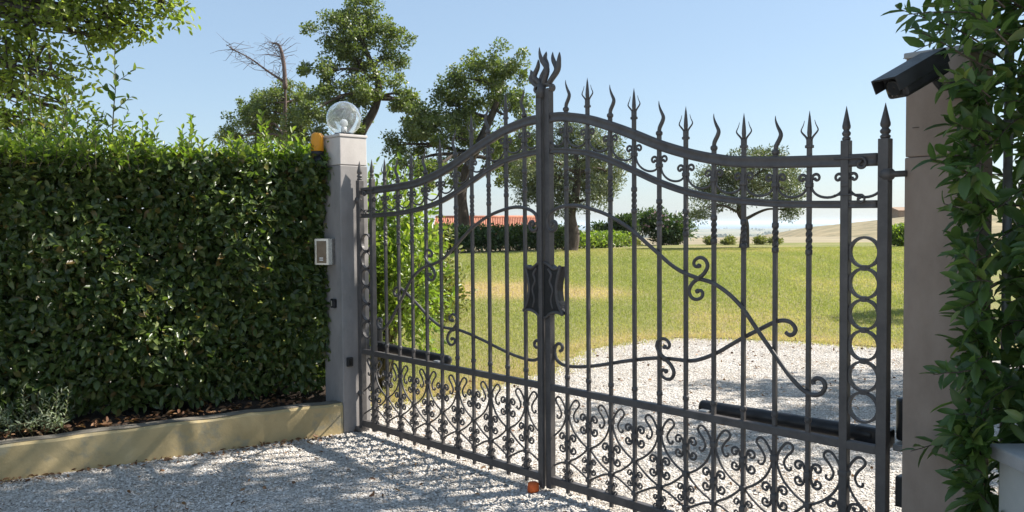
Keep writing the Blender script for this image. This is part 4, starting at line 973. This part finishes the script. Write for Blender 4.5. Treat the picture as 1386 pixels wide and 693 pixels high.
tree('olive_tree', 'grey green olive tree behind the meeting stiles of the gate', 'tree', gnd(772, D1), D1,
     [gnd(772, D1), at(776, 318, D1), at(772, 292, D1), at(778, 268, D1), at(782, 240, D1), at(780, 210, D1)],
     lobes_px([(730, 205, 28), (768, 188, 28), (808, 205, 28), (745, 240, 30), (790, 236, 36), (826, 235, 20), (722, 258, 22), (765, 272, 22), (812, 268, 20), (704, 225, 18), (838, 215, 10)], D1), oliveleaf, 0.15, 0.34, 150, r0=0.26, dens=25)
D1 = 36.0
tree('olive_tree', 'spreading olive tree alone on the far edge of the lawn', 'tree', gnd(1007, D1), D1,
     [gnd(1007, D1), at(1008, 318, D1), at(1008, 300, D1), at(1000, 285, D1), at(1005, 262, D1)],
     lobes_px([(1000, 228, 24), (1038, 228, 26), (972, 240, 24), (955, 260, 18), (1064, 242, 22), (1018, 254, 22), (985, 268, 20), (1052, 265, 20), (1076, 262, 12), (948, 286, 9), (1030, 215, 12), (1070, 285, 8)], D1), oliveleaf, 0.14, 0.34, 150, r0=0.20, dens=25)

# overhanging oak at the upper left
D1 = 9.0
tree('oak_tree', 'oak with branches overhanging the hedge beside the tall shoots', 'tree', (-9.2, -4.0, 0), D1,
     [(-9.2, -4.0, -0.05), (-9.1, -3.9, 1.6), (-8.7, -3.3, 2.9), (-8.0, -2.5, 3.9), (-7.2, -1.6, 4.6)],
     [(at(40, 40, 9), .62), (at(110, 25, 9), .50), (at(165, 20, 9.2), .40), (at(205, -12, 9.3), .42), (at(222, 2, 9.3), .2), (at(175, 30, 9.2), .2), (at(15, 110, 9), .50), (at(70, 100, 8.8), .36), (at(140, -30, 9), .7), (at(40, -60, 9), .8), (at(-60, 60, 9), .8), (at(-60, 160, 9.2), .6), (at(20, 165, 9.4), .42), (at(90, 150, 9.3), .22), (at(145, 52, 9.1), .22), (at(190, -70, 9), .6), (at(-80, -60, 9), .9), (at(62, 185, 9.4), .3)], nearoak, 0.085, 0.5, 34, r0=0.16, clr=(.13, .27), dens=62, shape='hex', nparts=300)

# oaks outside the view on the right whose shade falls across the drive
def shade_tree(label, base, lobes, r0=0.2, nper=66, dens=16):
    b = np.array(base, float); top = np.mean([np.array(c) for c, r in lobes], 0)
    tree('oak_tree', label, 'tree', b, 8, [b-[0, 0, .05], b+[0, 0, 1.6], b*0.75+top*0.25+[0, 0, 1.6], b*0.4+top*0.6, top], lobes, oakleaf, 0.135, 0.6, nper, r0=r0, clr=(.22, .42), dens=dens, shape='quad', jmin=0.8)
shade_tree('oak with its crown reaching over the drive behind the laurel', (5.2, 4.6, 0), [((1.25, 3.9, 6.0), .8), ((0.55, 4.55, 6.1), .55), ((0.55, 2.9, 5.9), .5), ((-0.45, 2.3, 5.9), .6), ((0.4, 2.1, 5.7), .65), ((0.9, 3.0, 5.6), .6), ((-0.9, 1.5, 5.8), .6), ((-0.2, 1.2, 5.6), .6), ((1.9, 4.9, 6.4), .5), ((0.7, 3.7, 6.4), .45), ((2.2, 3.7, 6.3), 1.0), ((2.7, 4.6, 6.4), 1.1), ((3.6, 4.2, 6.2), 1.2), ((3.3, 3.2, 5.6), 0.9), ((2.0, 2.7, 5.4), .75), ((1.6, 4.5, 6.9), .75), ((4.6, 4.8, 6.4), 1.2), ((4.2, 3.4, 5.6), 1.0), ((5.2, 4.2, 6.0), 1.2)])
shade_tree('oak standing right of the inner drive out past the laurel', (7.6, 11.5, 0), [((2.3, 8.2, 5.9), .8), ((3.2, 7.4, 6.2), .7), ((1.7, 9.2, 6.0), .6), ((2.4, 9.8, 6.1), .6), ((3.9, 7.9, 5.9), .7), ((3.6, 9.2, 6.0), 1.1), ((4.6, 9.8, 6.5), 1.4), ((5.6, 10.6, 6.6), 1.6), ((3.2, 10.6, 6.4), 0.9), ((6.6, 11.4, 6.2), 1.6), ((5.4, 8.8, 5.8), 1.3), ((2.9, 8.6, 6.0), .6)])
shade_tree('oak at the side of the lawn whose shade falls on the grass', (4.5, 17.5, 0.1), [((1.2, 16.4, 5.6), 0.9), ((2.3, 17.0, 5.8), 1.4), ((3.6, 17.6, 6.2), 1.6), ((3.4, 16.0, 5.4), 1.3), ((4.8, 17.5, 5.8), 1.5), ((0.4, 15.9, 5.5), .8), ((-0.2, 15.2, 5.3), .6), ((-0.4, 14.4, 5.2), .5), ((0.6, 14.9, 5.4), .7)])

# --- garden hedge row, shrubs and oleanders along the far lawn edge
def row_hedge(name, label, pts, D, hpx, n, mat, L):
    A, B = at(pts[0], 320, D[0]), at(pts[1], 320, D[1]); T = thing(name, (A[0], A[1], float(terr(A[0], A[1]))), label, 'hedge')
    t = RNG.random(n); w_ = RNG.normal(size=n)*0.45
    P = A[None]*(1-t[:, None])+B[None]*t[:, None]; dr = norm(B-A); per = np.array([-dr[1], dr[0], 0]); P = P+per[None]*w_[:, None]
    gz = terr(P[:, 0], P[:, 1]); ht = hpx*(0.86+0.10*np.sin(t*41)+0.09*np.sin(t*97+1))
    P[:, 2] = gz+ht*RNG.random(n)**0.6
    d = norm(RNG.normal(size=(n, 3))); LL = L*RNG.uniform(.6, 1.2, n)
    foliage(T, P, d, norm(RNG.normal(size=(n, 3))*.6+[0, 0, .7]), LL, LL*.55, 'quad', mat, 0)
    st_ = MB()
    for i in range(14):
        q = A*(1-i/13)+B*(i/13); z = float(terr(q[0], q[1])); st_.tube([(q[0], q[1], z-.05), (q[0]+.1, q[1], z+hpx*.7)], [.05, .02], 5, ref=(1, 0, 0))
    st_.build('stems', bark, T)
row_hedge('garden_hedge', 'dark clipped hedge along the far edge of the lawn', (612, 772), (34.0, 37.0), 1.08, 12000, gardenleaf, 0.16)
row_hedge('garden_hedge', 'low bright hedge strip between the olive trunk and the oleanders', (765, 840), (36.6, 39.5), 0.75, 5000, freshleaf, 0.14)
def garden(px, top, bot, D, wpx, mat, L, n, label, name='garden_shrub', cat='shrub'):
    zt_ = at(px, top, D)[2]; b = gnd(px, D); h_ = zt_-b[2]
    return bush(name, label, cat, (b[0], b[1], b[2]+h_*0.5), (wpx*D/FPX/2*1.05, wpx*D/FPX/2*1.05, h_*0.56), n, L, mat, shape='quad', aspect=.45)
garden(845, 290, 332, 42, 46, gardenleaf, .17, 4500, 'green shrub next to the flowering oleander', 'garden_shrub')
OL = garden(897, 280, 334, 43, 88, gardenleaf, .19, 9000, 'large oleander bush with pink and white flowers', 'oleander_bush', 'bush')
garden(818, 296, 332, 42.5, 40, gardenleaf, .17, 3500, 'dark green shrub between the low hedge and the oleander')
k = 60; c = at(897, 306, 43); d = rnd_dirs(k); d -= FW[None]*np.maximum(0, (d @ FW))[:, None]*1.4; d[:, 2] = np.abs(d[:, 2])*0.9-.15
P = c+norm(d)*np.array([1.2, 1.2, 0.85])
meshobj('flowers', leaves_mesh('flowers', P, rnd_dirs(k), norm(CAM-P+RNG.normal(size=(k, 3))*6), RNG.uniform(.10, .17, k), RNG.uniform(.10, .16, k), 'hex'), flower, OL, kind='stuff')
garden(586, 302, 340, 30, 36, strawleaf, .15, 3500, 'yellowish upright shrub at the end of the dark garden hedge')
garden(610, 300, 338, 33, 34, gardenleaf, .16, 3000, 'small dark shrub under the broad oak')
garden(815, 320, 336, 38.5, 26, strawleaf, .12, 2000, 'straw coloured low plant in front of the low hedge')
garden(856, 322, 334, 40, 30, strawleaf, .12, 2000, 'dry yellow low plant in front of the oleander')
garden(1222, 302, 332, 36, 40, freshleaf, .16, 4000, 'round green bush on the lawn edge near the dry hill')
for px, lb in ((962, 'tuft of tall dry grass between the oleander and the spreading olive'), (986, 'tuft of tall dry grass right by the olive trunk on the oleander side'), (1030, 'tuft of tall dry grass by the olive trunk on the dry hill side'), (1050, 'outermost dry grass tuft between the olive trunk and the dry hill')):
    garden(px, 320, 331, 41, 24, strawleaf, .12, 900, lb, 'grass_tuft', 'grass')['group'] = 'dry grass tufts under the olive'

# --- house with red roof, farm building
HS_ = thing('house', (*at(660, 318, 50)[:2], -1.2), 'low house with a red tiled roof behind the garden hedge', 'house')
ridge_a, ridge_b = at(590, 295, 54), at(736, 294.5, 57); eave_a, eave_b = at(584, 318, 49), at(740, 318, 52)
nc_ = 64; nr = 14; V = []; F = []
for i in range(nr+1):
    t = i/nr
    for j in range(nc_*4+1):
        u_ = j/(nc_*4); p_ = (ridge_a*(1-u_)+ridge_b*u_)*(1-t)+(eave_a*(1-u_)+eave_b*u_)*t
        V.append(p_+np.array([0, 0, 0.045*math.cos(j*math.pi/2)+0.03*(i % 2)]))
w_ = nc_*4+1
for i in range(nr):
    for j in range(w_-1): F.append((i*w_+j, i*w_+j+1, (i+1)*w_+j+1, (i+1)*w_+j))
rf = MB().add(V, F).build('roof', rooftile, HS_)
bk = [ridge_a+(ridge_a-eave_a)*[1, 1, -1], ridge_b+(ridge_b-eave_b)*[1, 1, -1]]
MB().add([ridge_a-[0, 0, .02], ridge_b-[0, 0, .02], bk[1], bk[0]], [(0, 1, 2, 3)], False).build('rear_roof', rooftile, HS_)
MB().tube([ridge_a+[0, 0, .02], ridge_b+[0, 0, .02]], 0.13, 8, ref=(0, 0, 1)).build('ridge_tiles', rooftile, rf)
low = -1.3; cs = [eave_a*.94+ridge_a*.06, eave_b*.94+ridge_b*.06, bk[1]*.94+ridge_b*.06, bk[0]*.94+ridge_a*.06]
V = [(q[0], q[1], low) for q in cs]+[(q[0], q[1], q[2]-0.12) for q in cs]+[(*ridge_a[:2], ridge_a[2]-.15), (*ridge_b[:2], ridge_b[2]-.15)]
MB().add(V, [(0, 1, 5, 4), (1, 2, 6, 9, 5), (2, 3, 7, 6), (3, 0, 4, 8, 7)], False).build('wall', render_wall, HS_)

fb_ = at(1222, 296, 218); FB = thing('farm_building', (fb_[0], fb_[1], fb_[2]-.8), 'small brick farm building on the crest of the dry hill', 'building')
Rb = Matrix.Rotation(YAW*-1+0.25, 3, 'Z')
MB().box((fb_[0], fb_[1], fb_[2]+0.6), (6.6, 5, 3.0), Rb).build('wall', brickwall, FB)
MB().add([tuple((Rb @ Vector(q))+Vector((fb_[0], fb_[1], fb_[2]+2.1))) for q in ((-3.6, -2.8, 0), (3.6, -2.8, 0.0), (3.6, 2.8, 0), (-3.6, 2.8, 0), (-3.6, 0, .9), (3.6, 0, .9))], [(0, 1, 5, 4), (3, 4, 5, 2), (0, 4, 3), (1, 2, 5), (0, 3, 2, 1)], False).build('roof', brickwall, FB)

# --- woods and lone trees of the far plain
k = 330; D_ = np.exp(RNG.uniform(np.log(1300), np.log(5600), k)); u_ = RNG.uniform(-.75, .75, k)
c = CAM[None]+FH[None]*D_[:, None]+RT0[None]*(u_*D_)[:, None]; c[:, 2] = -40.4
kk = 30; rp = np.repeat(np.arange(k), kk); sz = RNG.uniform(5, 10, k); wid = RNG.uniform(1, 4, k)
P = c[rp]+RNG.normal(size=(k*kk, 3))*np.stack((sz*wid, sz*wid, sz*.0), 1)[rp]*.6; P[:, 2] += np.abs(RNG.normal(size=k*kk))*sz[rp]*.5
me = leaves_mesh('distant_woods', P, norm(RNG.normal(size=(k*kk, 3))), norm(RNG.normal(size=(k*kk, 3))), sz[rp]*1.0, sz[rp]*.9, 'quad')
tag(meshobj('distant_woods', me, farleaf, kind='stuff'), 'scattered dark woods on the hazy plain before the sea', 'woods')

# ------------------------------------------------------------------ gravel stones, fallen leaves, lawn blades
from_px = lambda P: pix(P)
def in_view(P, pad=30):
    u, v, z = pix(P); return (z > .3) & (u > -pad) & (u < 1386+pad) & (v > -pad) & (v < 693+pad)
def inside_lawn(x, y):
    poly = np.vstack((inner[::4], outer[::-6])); c_ = np.zeros(len(x), bool); j = len(poly)-1
    for i in range(len(poly)):
        xi, yi = poly[i]; xj, yj = poly[j]
        hit = ((yi > y) != (yj > y)) & (x < (xj-xi)*(y-yi)/(yj-yi+1e-12)+xi); c_ ^= hit; j = i
    return c_
def free_of_planter(P):
    q = (P[:, :2]-p0[None]) @ wn; return (q > 0.01) | (P[:, 1] > -0.1)
n_ = 620000
P = np.stack((RNG.uniform(-4.5, 4.5, n_), RNG.uniform(-3.2, 8.0, n_), np.zeros(n_)), 1)
P = P[in_view(P) & free_of_planter(P)]; dd = np.linalg.norm(P-CAM, axis=1)
P = P[RNG.random(len(P)) < np.clip((5.0/dd[:])**1.5, 0, 1)]; P = P[~inside_lawn(P[:, 0], P[:, 1])]
P = P[~((np.abs(P[:, 0]-2.215) < .14) & (np.abs(P[:, 1]-.135) < .15))]; P = P[~((np.abs(P[:, 0]+2.195) < .14) & (np.abs(P[:, 1]+.02) < .13))][:170000]
k = len(P); sz = RNG.gamma(5, 0.0019, k)+0.004; a = RNG.uniform(0, 6.28, k); P[:, 2] = terr(P[:, 0], P[:, 1])+0.001
rn = np.clip(RNG.normal(.55, .22, k), 0, 1)
me = leaves_mesh('gravel_stones', P, np.stack((np.cos(a), np.sin(a), RNG.normal(size=k)*.15), 1), norm(RNG.normal(size=(k, 3))*.25+[0, 0, 1]), sz, sz*RNG.uniform(.6, 1, k), 'pebble', rn)
tag(meshobj('gravel_stones', me, pebble, kind='stuff'), 'loose pale gravel stones covering the drive', 'gravel')
k = 900
P = np.stack((RNG.uniform(-3.2, 2.5, k), RNG.uniform(-2.8, 6.5, k), np.full(k, .016)), 1)
e = RNG.uniform(0.1, 3.6, 240); P2 = np.array([wp(a, 0.02+abs(RNG.normal())*.06, .014) for a in e]); P3 = inner[RNG.integers(60, 250, 420)]+RNG.normal(size=(420, 2))*.22; P3 = np.column_stack((P3, terr(P3[:, 0], P3[:, 1])+.02)); P = np.vstack((P, P2, P3)); P = P[free_of_planter(P)]; k = len(P)
me = leaves_mesh('fallen_leaves', P, norm(RNG.normal(size=(k, 3))*[1, 1, .25]), norm(RNG.normal(size=(k, 3))*.45+[0, 0, 1]), RNG.uniform(.02, .055, k), RNG.uniform(.012, .03, k), 'hex')
tag(meshobj('fallen_leaves', me, deadleaf, kind='stuff'), 'dry brown leaves scattered over the gravel drive', 'leaf litter')

n_ = 900000
D_ = 6.0+RNG.random(n_)**1.25*30; u_ = RNG.uniform(-.40, .50, n_)
P = CAM[None]+FH[None]*D_[:, None]+RT0[None]*(u_*D_)[:, None]
P[:, :2] += RNG.normal(size=(n_, 2))*0.02
P = P[inside_lawn(P[:, 0], P[:, 1])][:380000]; k = len(P); P[:, 2] = terr(P[:, 0], P[:, 1])+0.008
patch = 0.30+np.concatenate([dryness(P[i:i+4000, 0], P[i:i+4000, 1]) for i in range(0, k, 4000)])*2.0+0.18*np.sin(P[:, 0]*.8+1.3*np.sin(P[:, 1]*.35))*np.sin(P[:, 1]*.55+.7)+0.10*np.sin(P[:, 0]*3.1+P[:, 1]*2.7)
edge = np.zeros(k)
rn = np.clip(patch+RNG.normal(size=k)*.2, 0, 1)
dst = np.linalg.norm(P-CAM, axis=1); sc = np.clip(dst/9, 1, 2.4)
_e = inner[RNG.integers(0, 259, 26000)]; _cl = RNG.integers(0, 260, 26000)
_e = _e+RNG.normal(size=(26000, 2))*(0.05+0.13*np.abs(np.sin(_e[:, :1]*2.7+_e[:, 1:]*3.9)))          # ragged dry fringe straying onto the gravel
_e = np.column_stack((_e, terr(_e[:, 0], _e[:, 1])+0.004)); P = np.vstack((P, _e)); rn = np.concatenate((rn, np.clip(RNG.normal(.72, .22, 26000), 0, 1))); k = len(P)
dst = np.linalg.norm(P-CAM, axis=1); sc = np.clip(dst/9, 1, 2.4)
me = leaves_mesh('grass', P, norm(RNG.normal(size=(k, 3))*.55+[0, 0, 1]), rnd_dirs(k), RNG.uniform(.022, .055, k)*(0.8+.2*sc), RNG.uniform(.005, .009, k)*sc, 'blade', rn)
tag(meshobj('grass', me, grassleaf, kind='stuff'), 'short sun bleached grass of the lawn', 'grass')

# ------------------------------------------------------------------ the air
ctr = CAM[:2]+FH[:2]*19000
R_ = Matrix(((RT0[0], FH[0], 0), (RT0[1], FH[1], 0), (0, 0, 1)))
hb = MB().box((ctr[0], ctr[1], (-42.0+20.0)/2), (90000, 39200, 62.0), R_)
tag(hb.build('haze', hz), kind='stuff')
